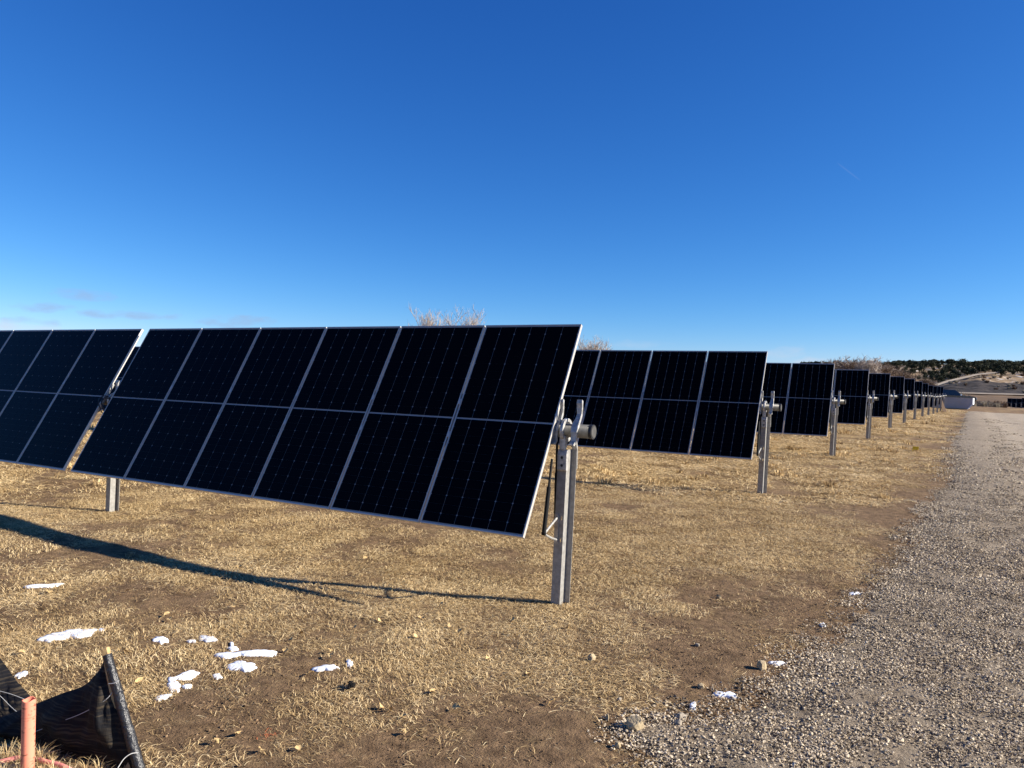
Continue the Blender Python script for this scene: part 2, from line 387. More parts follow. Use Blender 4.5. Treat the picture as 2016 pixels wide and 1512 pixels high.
# ------------------------------------------------------------------ scatter (grass, gravel) with geometry nodes
def scatter(name, pts, rot, scl, idx, protos):
    me = bpy.data.meshes.new(name); me.from_pydata(pts.tolist(), [], [])
    for k, v in (('rot', rot), ('scl', scl)):
        a = me.attributes.new(k, 'FLOAT', 'POINT'); a.data.foreach_set('value', v.astype(np.float32))
    a = me.attributes.new('idx', 'INT', 'POINT'); a.data.foreach_set('value', idx.astype(np.int32))
    o = obj(name, me)
    pc = bpy.data.collections.new(name + '_pieces')
    for i, p in enumerate(protos):
        po = bpy.data.objects.new('%s_piece_%02d' % (name, i), p); pc.objects.link(po)
    ng = bpy.data.node_groups.new(name + '_scatter', 'GeometryNodeTree')
    ng.interface.new_socket('Geometry', in_out='INPUT', socket_type='NodeSocketGeometry')
    ng.interface.new_socket('Geometry', in_out='OUTPUT', socket_type='NodeSocketGeometry')
    N, L = ng.nodes, ng.links
    gi, go = N.new('NodeGroupInput'), N.new('NodeGroupOutput')
    ci = N.new('GeometryNodeCollectionInfo'); ci.inputs[0].default_value = pc
    ci.inputs['Separate Children'].default_value = True; ci.inputs['Reset Children'].default_value = True
    ip = N.new('GeometryNodeInstanceOnPoints'); ip.inputs['Pick Instance'].default_value = True
    def attr(nm, t):
        n = N.new('GeometryNodeInputNamedAttribute'); n.data_type = t; n.inputs[0].default_value = nm; return n.outputs[0]
    cx = N.new('ShaderNodeCombineXYZ'); L.new(attr('rot', 'FLOAT'), cx.inputs[2])
    L.new(gi.outputs[0], ip.inputs['Points']); L.new(ci.outputs[0], ip.inputs['Instance'])
    L.new(attr('idx', 'INT'), ip.inputs['Instance Index'])
    er = N.new('FunctionNodeEulerToRotation'); L.new(cx.outputs[0], er.inputs[0]); L.new(er.outputs[0], ip.inputs['Rotation'])
    L.new(attr('scl', 'FLOAT'), ip.inputs['Scale']); L.new(ip.outputs[0], go.inputs[0])
    md = o.modifiers.new('scatter', 'NODES'); md.node_group = ng
    return o

def blades(n, radius, lmin, lmax, wmin, wmax, lift, seed, upright=False):
    r = np.random.default_rng(seed); V = []; Fc = []; T = []
    for k in range(n):
        a = r.uniform(0, 2 * math.pi); q = radius * math.sqrt(r.uniform(0, 1)) * (.45 if upright else 1)
        bx, by = q * math.cos(a), q * math.sin(a)
        h = r.uniform(0, 2 * math.pi) if not upright else a + r.normal(0, .6)
        if not upright and r.random() < .5: h = .5 + r.normal(0, .5)
        L_ = r.uniform(lmin, lmax); w = r.uniform(wmin, wmax); c = r.normal(0, .3); up = r.uniform(.2, 1) * lift; tone = np.clip(r.beta(2.2, 2.0), 0, 1)
        b = len(V); P = np.array([bx, by, -.004]); ns = 3
        for s in range(ns + 1):
            t = s / ns; hd = h + c * t
            if upright: z = L_ * (t - .38 * t * t); d = L_ * .75 * t * t * up / lift
            else: z = up * (1 - (2 * t - 1) ** 2) * L_ / lmax - .003 + t * .25 * up; d = L_ * t
            ctr = np.array([bx + d * math.cos(hd), by + d * math.sin(hd), z])
            sd = np.array([-math.sin(hd), math.cos(hd), .25]) * w * .5 * (1 - .85 * t ** 3)
            V += [ctr - sd, ctr + sd]; T += [tone, tone]
        for s in range(ns): Fc.append((b + 2 * s, b + 2 * s + 1, b + 2 * s + 3, b + 2 * s + 2))
    me = mesh_from('grass_piece', V, Fc, (M['straw'],))
    at_ = me.attributes.new('tone', 'FLOAT', 'POINT'); at_.data.foreach_set('value', np.array(T, np.float32)); return me

grass_protos = [blades(170, .20, .022, .085, .0020, .0040, .026, 100 + k) for k in range(6)] + \
               [blades(40, .16, .025, .07, .0022, .004, 1.2, 200 + k, True) for k in range(3)]
wide_protos = [blades(110, .32, .06, .19, .005, .010, .045, 300 + k) for k in range(4)] + [blades(50, .25, .09, .18, .008, .014, .9, 320 + k, True) for k in range(3)]

def sector_points(n, d0, d1, px0=-260, px1=2260):
    """random ground points, even per area, between two distances inside the sector the camera sees plus a margin"""
    a0 = math.atan((px0 - 1008) / F_PX); a1 = math.atan((px1 - 1008) / F_PX)
    a = RNG.uniform(a0, a1, n); d = np.sqrt(RNG.uniform(d0 ** 2, d1 ** 2, n))
    az = math.pi / 2 + YAW - a
    return d * np.cos(az), d * np.sin(az)
def sector_n(dens, d0, d1, px0=-260, px1=2260):
    ang = math.atan((px1 - 1008) / F_PX) - math.atan((px0 - 1008) / F_PX)
    return int(dens * ang / 2 * (d1 ** 2 - d0 ** 2))

litter_protos = [blades(18, .26, .02, .09, .0020, .0038, .016, 160 + k) for k in range(4)]
def make_grass(name, bands, protos, n_mat):
    PX, PY, RO, S, I = [], [], [], [], []
    for d0, d1, dens, s0, s1, upf in bands:
        n = sector_n(dens, d0, d1); x, y = sector_points(n, d0, d1)
        keep = (RNG.uniform(0, 1, n) < np.clip(cover(x, y) * 1.35 - .16, .03, 1)) & (x < road_edge(y) - .02 + RNG.normal(0, .06, n))
        x, y = x[keep], y[keep]; n = len(x)
        PX.append(x); PY.append(y); RO.append(RNG.uniform(-.5, .5, n) + np.where(RNG.uniform(0, 1, n) < .5, math.pi, 0) + (fbm(x, y, 1.2, 61) - .5) * 4)
        S.append(RNG.uniform(s0, s1, n)); up = RNG.uniform(0, 1, n) < upf * np.clip(cover(x, y) * 1.3, 0, 1)
        I.append(np.where(up, RNG.integers(n_mat, len(protos), n), RNG.integers(0, n_mat, n)))
    x = np.concatenate(PX); y = np.concatenate(PY)
    return scatter(name, np.stack([x, y, gz(x, y)], -1), np.concatenate(RO), np.concatenate(S), np.concatenate(I), protos)
g1 = make_grass('dry_grass', [(3.2, 8, 62, .75, 1.25, .06), (8, 14, 46, .9, 1.35, .05)], grass_protos, 6)
tag(g1, 'matted dry straw coloured grass covering the near field', 'grass', kind='stuff')
g2 = make_grass('dry_grass', [(14, 28, 17, .8, 1.3, .08), (28, 60, 3.6, 1.3, 2.0, .08), (60, 125, .8, 1.8, 2.8, .05)], wide_protos, 4)
tag(g2, 'dry yellow grass of the field farther back between the rows', 'grass', kind='stuff')
n = sector_n(16, 3.2, 12); x, y = sector_points(n, 3.2, 12); k = x < road_edge(y) + .15; x, y = x[k], y[k]
g4 = scatter('straw_litter', np.stack([x, y, gz(x, y) + .003], -1), RNG.uniform(0, 6.3, len(x)), RNG.uniform(.7, 1.2, len(x)), RNG.integers(0, 4, len(x)), litter_protos)
tag(g4, 'loose stray straws lying over the bare soil', 'straw', kind='stuff')
# longer grass on the little mound beside the salmon pipe
n = 110; x = RNG.normal(-3.90, .36, n); y = RNG.normal(2.10, .15, n)
long_protos = [blades(30, .08, .14, .30, .003, .0055, .9, 400 + k, True) for k in range(4)]
g3 = scatter('mound_grass', np.stack([x, y, gz(x, y)], -1), RNG.uniform(0, 6.3, n), RNG.uniform(.3, .6, n), RNG.integers(0, 4, n), long_protos)
tag(g3, 'longer upright dry grass on the mound beside the salmon pipe', 'grass', kind='stuff')

def stones(n, radius, smin, smax, seed, m, flat=.7):
    r = np.random.default_rng(seed); bm = bmesh.new(); lay = []
    V, Fc, T = [], [], []
    for k in range(n):
        s = smin + (smax - smin) * r.random() ** 2.2; q = radius * math.sqrt(r.random()); a = r.uniform(0, 6.283)
        p = r.normal(0, 1, (9, 3)); p /= np.linalg.norm(p, axis=1)[:, None]; p *= r.uniform(.8, 1.1, (9, 1))
        p *= np.array([1, r.uniform(.6, 1), flat * r.uniform(.6, 1.1)]) * s * .5
        w = r.uniform(0, 6.283); c_, s_ = math.cos(w), math.sin(w); p = p @ np.array([[c_, s_, 0], [-s_, c_, 0], [0, 0, 1]])
        p += np.array([q * math.cos(a), q * math.sin(a), s * .16])
        b2 = bmesh.new(); vs = [b2.verts.new(v) for v in p]; res = bmesh.ops.convex_hull(b2, input=vs)
        b2.verts.ensure_lookup_table(); b2.verts.index_update(); base = len(V); tone = float(np.clip(r.beta(2, 2), 0, 1))
        V += [v.co[:] for v in b2.verts]; T += [tone] * len(b2.verts); Fc += [tuple(base + v.index for v in f.verts) for f in b2.faces]; b2.free()
    bm.free(); me = mesh_from('stone_piece', V, Fc, (m,))
    at_ = me.attributes.new('tone', 'FLOAT', 'POINT'); at_.data.foreach_set('value', np.array(T, np.float32)); return me
grav_protos = [stones(95, .17, .008, .032, 500 + k, M['stone']) for k in range(5)]
grav_wide = [stones(60, .42, .022, .06, 520 + k, M['stone']) for k in range(4)]
def make_gravel(name, bands, protos):
    PX, PY, S = [], [], []
    for d0, d1, dens, s0, s1 in bands:
        n = sector_n(dens, d0, d1, 900, 2260); x, y = sector_points(n, d0, d1, 900, 2260)
        uu = x - road_edge(y)
        pr = np.clip((uu - .02 + RNG.normal(0, .09, n)) * 6, 0, 1) * np.clip(1.0 - .8 * np.exp(-((uu - 2.6) / .7) ** 2) - .7 * np.exp(-((uu - 4.6) / .7) ** 2) + .7 * (fbm(x, y, .8, 71) - .5), .12, 1)
        k = (RNG.uniform(0, 1, n) < pr) & (uu < 7) & (y < 100); x, y = x[k], y[k]
        PX.append(x); PY.append(y); S.append(RNG.uniform(s0, s1, len(x)))
    x = np.concatenate(PX); y = np.concatenate(PY)
    return scatter(name, np.stack([x, y, roadz(x, y)], -1), RNG.uniform(0, 6.283, len(x)), np.concatenate(S), RNG.integers(0, len(protos), len(x)), protos)
tag(make_gravel('gravel', [(3.6, 10, 80, .8, 1.15), (10, 18, 44, 1.0, 1.4)], grav_protos), 'loose grey crushed gravel on the near road', 'gravel', kind='stuff')
tag(make_gravel('gravel', [(18, 36, 9, .9, 1.3), (36, 70, 1.8, 1.0, 1.6)], grav_wide), 'gravel farther along the access road', 'gravel', kind='stuff')
# crumbly soil in the bare patches
clod_protos = [stones(80, .22, .005, .024, 540 + k, M['clod'], .8) for k in range(4)]
n = sector_n(22, 3.2, 10); x, y = sector_points(n, 3.2, 10)
k = (RNG.uniform(0, 1, n) < np.clip(.85 - cover(x, y) * 1.1, .05, 1)) & (x < road_edge(y) + .1); x, y = x[k], y[k]
tag(scatter('soil_crumbs', np.stack([x, y, gz(x, y) - .003], -1), RNG.uniform(0, 6.283, len(x)), RNG.uniform(.6, 1.2, len(x)), RNG.integers(0, 4, len(x)), clod_protos),
    'crumbly brown soil showing between the grass', 'soil', kind='stuff')

# ------------------------------------------------------------------ solar tracker rows
PH, PW, PGAP, TGAP = 2.278, 1.134, .020, .183
TILT = R(60.64); OFF = .13
DZ = [0., .092, .111, .133, .165, .161, .164, .085, .028, -.068, -.097, -.071, -.065]
X0, XSK, Y0, YP, ZT0 = -3.234, .2556, 6.654, 8.0415, 1.682

def frame_mesh():
    b = MB(); w, h, t, d = PW / 2, PH / 2, .012, .035
    b.box(-w, -w + t, -h, h, -d, 0); b.box(w - t, w, -h, h, -d, 0)
    b.box(-w + t, w - t, h - t, h, -d, -.0004); b.box(-w + t, w - t, -h, -h + t, -d, -.0004)
    return b.mesh('panel_frame', M['alu'])
ME_FRAME = frame_mesh()
ME_SHEET = MB().box(-PW / 2 + .012, PW / 2 - .012, -PH / 2 + .012, PH / 2 - .012, -.0095, -.0055).mesh('backsheet', M['sheet'])
CW, CH, CPX, CPY, MID = .1800, .0911, .1843, .0920, .018
def one_cell():
    w, h, c = CW / 2, CH / 2, .0085
    p = [(-w, -h), (w, -h), (w, h - c), (w - c, h), (-w + c, h), (-w, h - c)]
    b = MB(); n = 6
    b.add([(x, y, 0) for x, y in p] + [(x, y, -.0012) for x, y in p], [tuple(range(6))] + [((k + 1) % n, k, k + n, (k + 1) % n + n) for k in range(n)])
    return b
ME_CELL = one_cell().mesh('cell', M['cell'])
def cell_spots():
    out = []
    for c in range(6):
        for r_ in range(24):
            y = (r_ - 11.5) * CPY + (MID / 2 if r_ >= 12 else -MID / 2)
            out.append(((c - 2.5) * CPX, y, math.pi if r_ % 2 else 0.0))
    return out
def all_cells():
    b = MB(); one = one_cell()
    for x, y, a in cell_spots():
        s = -1 if a else 1
        b.add([(x + s * v[0], y + s * v[1], v[2]) for v in one.v], one.f)
    return b.mesh('cells', M['cell'])
ME_CELLS = all_cells()

def plate(x0, x1, y, z0, z1, th, slots):
    """upright plate normal to Y with slotted openings (x, z, half width, half height)"""
    xsl = sorted({x0, x1} | {v for s in slots for v in (s[0] - s[2], s[0] + s[2])})
    zsl = sorted({z0, z1} | {v for s in slots for v in (s[1] - s[3], s[1] + s[3])})
    b = MB()
    for i in range(len(xsl) - 1):
        for j in range(len(zsl) - 1):
            cx, cz = (xsl[i] + xsl[i + 1]) / 2, (zsl[j] + zsl[j + 1]) / 2
            if any(abs(cx - s[0]) < s[2] and abs(cz - s[1]) < s[3] for s in slots): continue
            b.box(xsl[i], xsl[i + 1], y - th / 2, y + th / 2, zsl[j], zsl[j + 1])
    return b
def post_mesh(top, slotted):
    """Z shaped post: near flange, web facing the road, far flange"""
    d, th = .050, .006
    s1 = [(-.018, top - .055, .006, .020), (-.018, top - .130, .006, .020), (-.018, .84, .006, .020), (-.018, .63, .006, .020)] if slotted else []
    s2 = [(.036, top - .055, .006, .020), (.036, top - .130, .006, .020)] if slotted else []
    b = plate(-.088, 0, -d, -.45, top, th, s1); c = plate(th, .062, d, -.45, top, th, s2)
    b.add(c.v, c.f); b.box(0, th, -d - th / 2, d + th / 2, -.45, top)
    b.box(-.088, -.083, -d + th / 2, -d + .018, -.45, top)
    return b.mesh('post', M['galv'])

def strap_mesh():
    """curved arm of the bearing: a strap lying along the panel slope on the front of the tube (local y slope, z normal)"""
    pts = [(.275, .112), (.24, .104), (.20, .074), (.15, .048), (.10, .052), (.05, .068), (0, .075), (-.05, .068), (-.09, .044), (-.125, .030), (-.16, .046), (-.185, .062)]
    b = MB(); wid = [.026, .029, .027, .024, .027, .033, .036, .033, .027, .025, .029, .029]; th = .010
    vs = []; fs = []
    for (y, z), w in zip(pts, wid): vs += [(-w, y, z), (w, y, z), (w, y, z + th), (-w, y, z + th)]
    n = len(pts)
    for i in range(n - 1):
        for k in range(4): fs.append((i * 4 + k, i * 4 + (k + 1) % 4, i * 4 + 4 + (k + 1) % 4, i * 4 + 4 + k))
    fs += [(3, 2, 1, 0), tuple((n - 1) * 4 + k for k in range(4))]
    b.add(vs, fs)
    # stiffening rib along the right edge
    vs = []; fs = []
    for (y, z), w in zip(pts, wid): vs += [(w - .004, y, z - .014), (w + .003, y, z - .014), (w + .003, y, z + th + .006), (w - .004, y, z + th + .006)]
    for i in range(n - 1):
        for k in range(4): fs.append((i * 4 + k, i * 4 + (k + 1) % 4, i * 4 + 4 + (k + 1) % 4, i * 4 + 4 + k))
    fs += [(3, 2, 1, 0), tuple((n - 1) * 4 + k for k in range(4))]
    return b.add(vs, fs).mesh('bearing_arm', M['cast'], bevel=.002)
ME_STRAP = strap_mesh()
def ring_mesh(ri, ro, hw, n=28, a0=0, a1=2 * math.pi):
    vs = []; fs = []; full = abs(a1 - a0 - 2 * math.pi) < 1e-6; m = n if full else n + 1
    for i in range(m):
        a = a0 + (a1 - a0) * i / n; c, s = math.cos(a), math.sin(a)
        vs += [(-hw, ri * c, ri * s), (hw, ri * c, ri * s), (hw, ro * c, ro * s), (-hw, ro * c, ro * s)]
    for i in range(n):
        j = (i + 1) % m
        for k in range(4): fs.append((i * 4 + k, j * 4 + k, j * 4 + (k + 1) % 4, i * 4 + (k + 1) % 4))
    return MB().add(vs, fs).mesh('bearing_ring', M['cast'], bevel=.003)
ME_RING = ring_mesh(.082, .116, .017); ME_RING2 = ring_mesh(.0665, .0815, .011); ME_RING2.materials[0] = M['black']  # second ring is black, put in as the dark gap round the tube
def foot_mesh():
    """casting that drops from the ring to the flange"""
    b = MB(); b.extrude_x([(-.068, .0), (-.0535, .0), (-.0535, -.205), (-.080, -.205), (-.088, -.19), (-.088, -.05)], -.045, .052)
    b.extrude_x([(-.082, .13), (-.025, .13), (-.030, .03), (-.0535, -.002), (-.082, -.002)], -.030, .030)
    return b.mesh('bearing_foot', M['cast'], bevel=.003)
ME_FOOT = foot_mesh()
ME_FOOT2 = MB().extrude_x([(.0535, -.19), (.066, -.19), (.066, .0), (.046, .06), (.016, .13), (.0, .13), (.034, .03), (.0535, -.02)], -.028, .030).mesh('bearing_foot', M['cast'], bevel=.003)
ME_BORE = MB().tube([(0, -.0895, 0), (0, -.070, 0)], .014, 12).mesh('bore_shade', M['hole_shade'])  # solid dark plug; the shade inside a bolt hole put into its colour
ME_BOLT = MB().tube([(0, -.012, 0), (0, .004, 0)], .009, 6).mesh('bolt', M['cast'])
ME_RAIL = MB().box(-.022, .022, -.30, .30, -.052, -.0365).box(-.016, -.011, -.26, .26, -.078, -.052).box(.011, .016, -.26, .26, -.078, -.052).mesh('module_rail', M['galv'])
ME_RAIL_END = MB().box(-.022, .022, -.22, .22, -.060, -.0365).mesh('module_rail', M['galv'])
ME_CLAMP = MB().box(-.0085, .0085, -.03, .03, -.034, .003).mesh('module_clamp', M['alu'])
def bracket_mesh():
    b = MB()
    tip = (-.045, -.335, .735)
    b.tube([(-.045, -.050, .85), (-.045, -.17, .80), (-.045, -.30, .745), tip], [.013, .011, .012, .016], 8)
    b.tube([(-.045, -.050, .63), (-.045, -.14, .655), (-.045, -.26, .70), tip], [.013, .011, .012, .016], 8)
    b.box(-.072, -.030, -.064, -.0535, .60, .88)
    return b.mesh('damper_bracket', M['cast'], smooth=False)
ME_BRACKET = bracket_mesh()

def cap(name, parent, x, z, first):
    o = MB().tube([(0, 0, 0), (.030, 0, 0)], .0690, 28).build('end_cap', M['black'], parent, (x - .030, 0, z))
    MB().tube([(0, 0, 0), (.006, 0, 0)], .056, 28).build('end_plate', M['tube'], o, (.0275, 0, 0))

POSTS = {}
def bearing_set(root, xp, ztube, gzp, k, end, lean=R(1.3)):
    """post, bearing, arms and dampers at one support; xp is the web position in the row's own coordinates"""
    top = ztube - .185 - gzp
    key = (round(top, 2), k < 4)
    if key not in POSTS: POSTS[key] = post_mesh(round(top, 2), k < 4)
    post = obj('post', POSTS[key], root, (xp - top * math.tan(lean), 0, gzp), (0, lean, 0))
    if k < 4:
        for bx, bz in ((-.055, .86), (-.055, .62)):
            obj('bolt', ME_BOLT, post, (bx, -.060, bz))
    xr = xp - .035
    ring = obj('bearing_ring', ME_RING, root, (xr, 0, ztube)); 
    obj('dark_gap_ring', ME_RING2, ring); ring.data.materials[0] = M['cast']
    ft = obj('bearing_foot', ME_FOOT, root, (xr, 0, ztube - .185 + .004))
    if k < 4:
        for z in (-.075, -.150): obj('bore_shade', ME_BORE, ft, (.004, 0, z))
    obj('bearing_foot', ME_FOOT2, root, (xp + .035, 0, ztube - .185 + .004))
    if end or k == 0:
        xa = ((xp - .115), (xp + .085)) if end else ((xp - .05), (xp + .05))
        for x_ in xa: obj('bearing_arm', ME_STRAP, root, (x_, 0, ztube), (TILT, 0, 0))
    if not end and k < 2:
        cb = MB(); 
        for q, (rr, dx) in enumerate(((.10, -.02), (.085, .01), (.115, .0))):
            pts = [(xp - .04 + dx + .03 * math.sin(a * 2), -.11 + rr * .75 * math.cos(a) - .02 * q, ztube - .06 + rr * 1.15 * math.sin(a)) for a in np.linspace(.3, 6.2, 26)]
            cb.tube(pts, .0075, 6)
        cb.build('cable_loop', M['black'], root)
    if k < 7 and end:
        obj('damper_bracket', ME_BRACKET, root, (xp - .03, 0, gzp))
        a = np.array([xp - .075, -.335, gzp + .735]); t = np.array([xp - .105, -.15, ztube - .27])
        dm_ = MB().tube([a, a + (t - a) * .62], .021, 10).tube([a + (t - a) * .62, t], .012, 8)
        dm_.tube([a + np.array((-.018, 0, 0)), a + np.array((.018, 0, 0))], .017, 10); dm_.build('damper', M['damper'], root)
        a = np.array([xp - .112, -.015, gzp + .80]); t = np.array([xp - .120, -.02, ztube - .10])
        MB().tube([a, a + (t - a) * .6], .019, 10).tube([a + (t - a) * .6, t], .012, 8).build('damper', M['damper'], root)

ORD = ['first', 'second', 'third', 'fourth', 'fifth', 'sixth', 'seventh', 'eighth', 'ninth', 'tenth', 'eleventh', 'twelfth', 'thirteenth']
LAB = ['nearest solar tracker row, its two big tables filling the left half',
       'second solar tracker row from the front, just right of the nearest table']
def module(root, x, zt, k, cells_apart=False):
    nvec = np.array([0, -math.sin(TILT), math.cos(TILT)]) * OFF
    tw = 0.0
    p = obj('solar_panel', ME_FRAME, root, (x, nvec[1], zt + nvec[2]), (TILT + tw, 0, 0))
    obj('backsheet', ME_SHEET, p)
    if cells_apart:
        for cx, cy, a in cell_spots():
            obj('cell', ME_CELL, p, (cx, cy, -.0030), (0, 0, a))
    else:
        c = obj('cells', ME_CELLS, p, (0, 0, -.0030)); c['kind'] = 'stuff'
    return p
def rail(root, x, zt, end):
    nvec = np.array([0, -math.sin(TILT), math.cos(TILT)]) * OFF
    r_ = obj('module_rail', ME_RAIL_END if end else ME_RAIL, root, (x, nvec[1], zt + nvec[2]), (TILT, 0, 0))
    if not end:
        for v in (-.19, .19): obj('module_clamp', ME_CLAMP, r_, (0, v, 0))

def tracker_row(k, xe, yy, ztube, tables, label, group, side=-1, panels=6, detail=True):
    """xe: end of the row beside the road; side -1: the row runs to the left, +1: to the right"""
    g0 = float(gz(xe, yy, False)); root = empty('solar_tracker', (xe, yy, g0)); zt = ztube - g0
    tag(root, label, 'solar tracker', group)
    step = PW + PGAP; L_ = tables * (panels * step - PGAP + TGAP)
    a, b = (-L_, .36) if side < 0 else (-.36, L_)
    tb = MB().tube([(a, 0, 0), (b, 0, 0)], .065, 28).build('torque_tube', M['tube'], root, (0, 0, zt), smooth=False)
    tb.data.polygons.foreach_set('use_smooth', [len(p.vertices) == 4 for p in tb.data.polygons])
    if side < 0 and k < 9: cap('end_cap', tb, .362, 0, k == 0)
    for t in range(tables):
        xo = t * (panels * step - PGAP + TGAP)
        for i in range(panels):
            module(root, side * (xo + i * step + PW / 2), zt, k, cells_apart=(k == 0 and t == 0 and i < 2 and detail))
            if detail and k < 5:
                if i == 0: rail(root, side * (xo + .030), zt, True)
                if i < panels - 1: rail(root, side * (xo + (i + 1) * step - PGAP / 2), zt, False)
                else: rail(root, side * (xo + panels * step - PGAP - .030), zt, True)
        xs_ = (.112 if t == 0 else -(xo - TGAP / 2) + .03) if side < 0 else (xo - .09)
        gx = float(gz(xe + xs_, yy, False)) - g0
        bearing_set(root, xs_, zt, gx, k if detail else 9, t == 0 and side < 0)
    # support at the far end
    xs_ = side * (L_ - TGAP / 2) + .03
    bearing_set(root, xs_, zt, float(gz(xe + xs_, yy, False)) - g0, max(k, 4), False)
    return root
for k in range(13):
    lab = LAB[k] if k < 2 else ('%s solar tracker row from the front along the gravel road' % ORD[k] if k < 12 else 'farthest solar tracker row, beside the leaning brown plank')
    tracker_row(k, X0 + XSK * k, Y0 + YP * k, ZT0 + DZ[k], 3 if k == 0 else (4 if k == 1 else (2 if k < 6 else 1)), lab, 'solar tracker rows left of the gravel road')

# a second block of rows far off on the right
pe = at(1983, 802, 178)
for k in range(6):
    yy = pe[1] - 8.0 * k; xe = pe[0] + .35 * k
    g0 = float(gz(xe, yy, False))
    tracker_row(20, xe, yy, g0 + 1.62, 1, '%s dark solar row of the distant block at the right edge, counted from its back' % ORD[k], 'distant solar rows at the right edge', side=1, panels=6, detail=False)

# ------------------------------------------------------------------ silt fence, pipe and tape at the lower left
fence = empty('silt_fence', tuple(hit(268, 1505)))
tag(fence, 'torn black silt fence fabric on a leaning wooden stake, lower left corner', 'silt fence')
FL = np.array(fence.location)
def catmull(keys, t):
    keys = np.array(keys, float); n = len(keys) - 1; s = min(max(t, 0), .99999) * n; i = int(s); f = s - i
    p = [keys[min(max(i + j, 0), n)] for j in (-1, 0, 1, 2)]
    return .5 * ((2 * p[1]) + (-p[0] + p[2]) * f + (2 * p[0] - 5 * p[1] + 4 * p[2] - p[3]) * f * f + (-p[0] + 3 * p[1] - 3 * p[2] + p[3]) * f ** 3)
def cloth(top, bot, nu, nv, bulge, seed):
    V = []; Fc = []
    for i in range(nu + 1):
        a = at(*catmull(top, i / nu)); b = at(*catmull(bot, i / nu))
        for j in range(nv + 1):
            t = j / nv; P = a * (1 - t) + b * t
            w = math.sin(math.pi * t) * bulge * min(1, i / nu * 5)
            q = w * (.6 + .9 * float(fbm(i * .35, j * .22, 1.3, seed)) - .45 * math.sin(i * .5 + j * .2)) + .006 * (float(vnoise(i * .9, j * .9, 1, seed + 4)) - .5)
            q += (.016 * abs(math.sin(i * .55 + .42 * j)) - .008 + .006 * math.sin(i * 1.7 - .8 * j)) * t * (1 - t) * 4
            P = P - AX_F * q
            if j == nv: P[2] -= .05
            V.append(P - FL)
    for i in range(nu):
        for j in range(nv):
            k = i * (nv + 1) + j; Fc.append((k, k + 1, k + nv + 2, k + nv + 1))
    me = mesh_from('fabric', V, Fc, (M['fabric'],), True); return me
def thick(o, t):
    md = o.modifiers.new('thickness', 'SOLIDIFY'); md.thickness = t; md.offset = 0; return o
s_top, s_bot = at(207, 1275, 4.17), at(279, 1530, 4.04)
f1 = obj('fabric', cloth([(206, 1292, 4.16), (200, 1312, 4.165), (188, 1328, 4.18), (165, 1350, 4.21), (120, 1366, 4.26), (70, 1386, 4.31), (30, 1402, 4.36), (-20, 1416, 4.42), (-90, 1425, 4.5)],
                       [(268, 1502, 4.06), (235, 1506, 4.08), (200, 1502, 4.12), (160, 1492, 4.17), (120, 1480, 4.22), (70, 1466, 4.28), (20, 1452, 4.36), (-30, 1444, 4.43), (-90, 1440, 4.52)], 40, 14, .05, 3), fence)
thick(f1, .002)
f2 = obj('fabric', cloth([(-120, 1180, 5.0), (-40, 1250, 4.92), (0, 1296, 4.86), (28, 1334, 4.78), (52, 1362, 4.70), (74, 1390, 4.62)],
                       [(-120, 1440, 4.62), (-40, 1432, 4.55), (0, 1424, 4.52), (30, 1414, 4.54), (55, 1404, 4.56), (76, 1396, 4.60)], 30, 10, .03, 8), fence)
thick(f2, .002)
def box_between(a, b, w, d, name, m, parent, org):
    a, b = np.array(a), np.array(b); t = (b - a) / np.linalg.norm(b - a)
    r_ = AX_R - t * AX_R.dot(t); r_ /= np.linalg.norm(r_); f_ = np.cross(t, r_)
    V = []
    for p in (a, b):
        for sx, sy in ((-1, -1), (1, -1), (1, 1), (-1, 1)): V.append(p + r_ * sx * w / 2 + f_ * sy * d / 2 - org)
    return MB().add(V, [(3, 2, 1, 0), (4, 5, 6, 7), (0, 1, 5, 4), (1, 2, 6, 5), (2, 3, 7, 6), (3, 0, 4, 7)]).build(name, m, parent, bevel=.003)
box_between(s_top, s_bot - np.array((0, 0, .25)), .034, .032, 'stake', M['wood'], fence, FL)
# fabric wrapped round the stake
V = []; Fc = []; nu, nv = 26, 12
for i in range(nu + 1):
    t = .055 + .945 * i / nu; P = s_top + (s_bot - s_top) * t
    tt = (s_bot - s_top) / np.linalg.norm(s_bot - s_top); r_ = AX_R - tt * AX_R.dot(tt); r_ /= np.linalg.norm(r_); f_ = np.cross(tt, r_)
    for j in range(nv):
        a = 2 * math.pi * j / nv; rr = (.0185 + .004 * float(vnoise(i * .8, j * 1.1, 1, 5)) + .006 * t) * (1 + .16 * abs(math.cos(2 * a + .78)))
        V.append(P + (r_ * math.cos(a) + f_ * math.sin(a)) * rr - FL)
for i in range(nu):
    for j in range(nv): Fc.append((i * nv + j, i * nv + (j + 1) % nv, (i + 1) * nv + (j + 1) % nv, (i + 1) * nv + j))
M['wrap'] = mat('wrapped_plastic', (.022, .022, .024), .34, 0, .5, None, 1, .6, 45)
obj('fabric_sleeve', mesh_from('fabric_sleeve', V, Fc, (M['wrap'],), True), fence)
def string(keys, rad, name='string'):
    pts = [at(*catmull(keys, i / 24)) - FL for i in range(25)]
    MB().tube(pts, rad, 6).build(name, M['string'], fence)
string([(214, 1346, 4.09), (224, 1345, 4.085), (234, 1340, 4.09)], .0022)
string([(222, 1362, 4.115), (205, 1380, 4.10), (160, 1405, 4.13), (110, 1424, 4.18), (70, 1440, 4.235), (30, 1449, 4.33)], .0016)
string([(272, 1482, 4.02), (258, 1484, 4.0), (244, 1494, 3.98), (232, 1512, 3.95)], .0022)
string([(-20, 1358, 4.62), (0, 1370, 4.60), (20, 1390, 4.56), (36, 1404, 4.52)], .0014)
string([(-20, 1356, 4.66), (20, 1366, 4.64), (52, 1378, 4.62)], .0014)

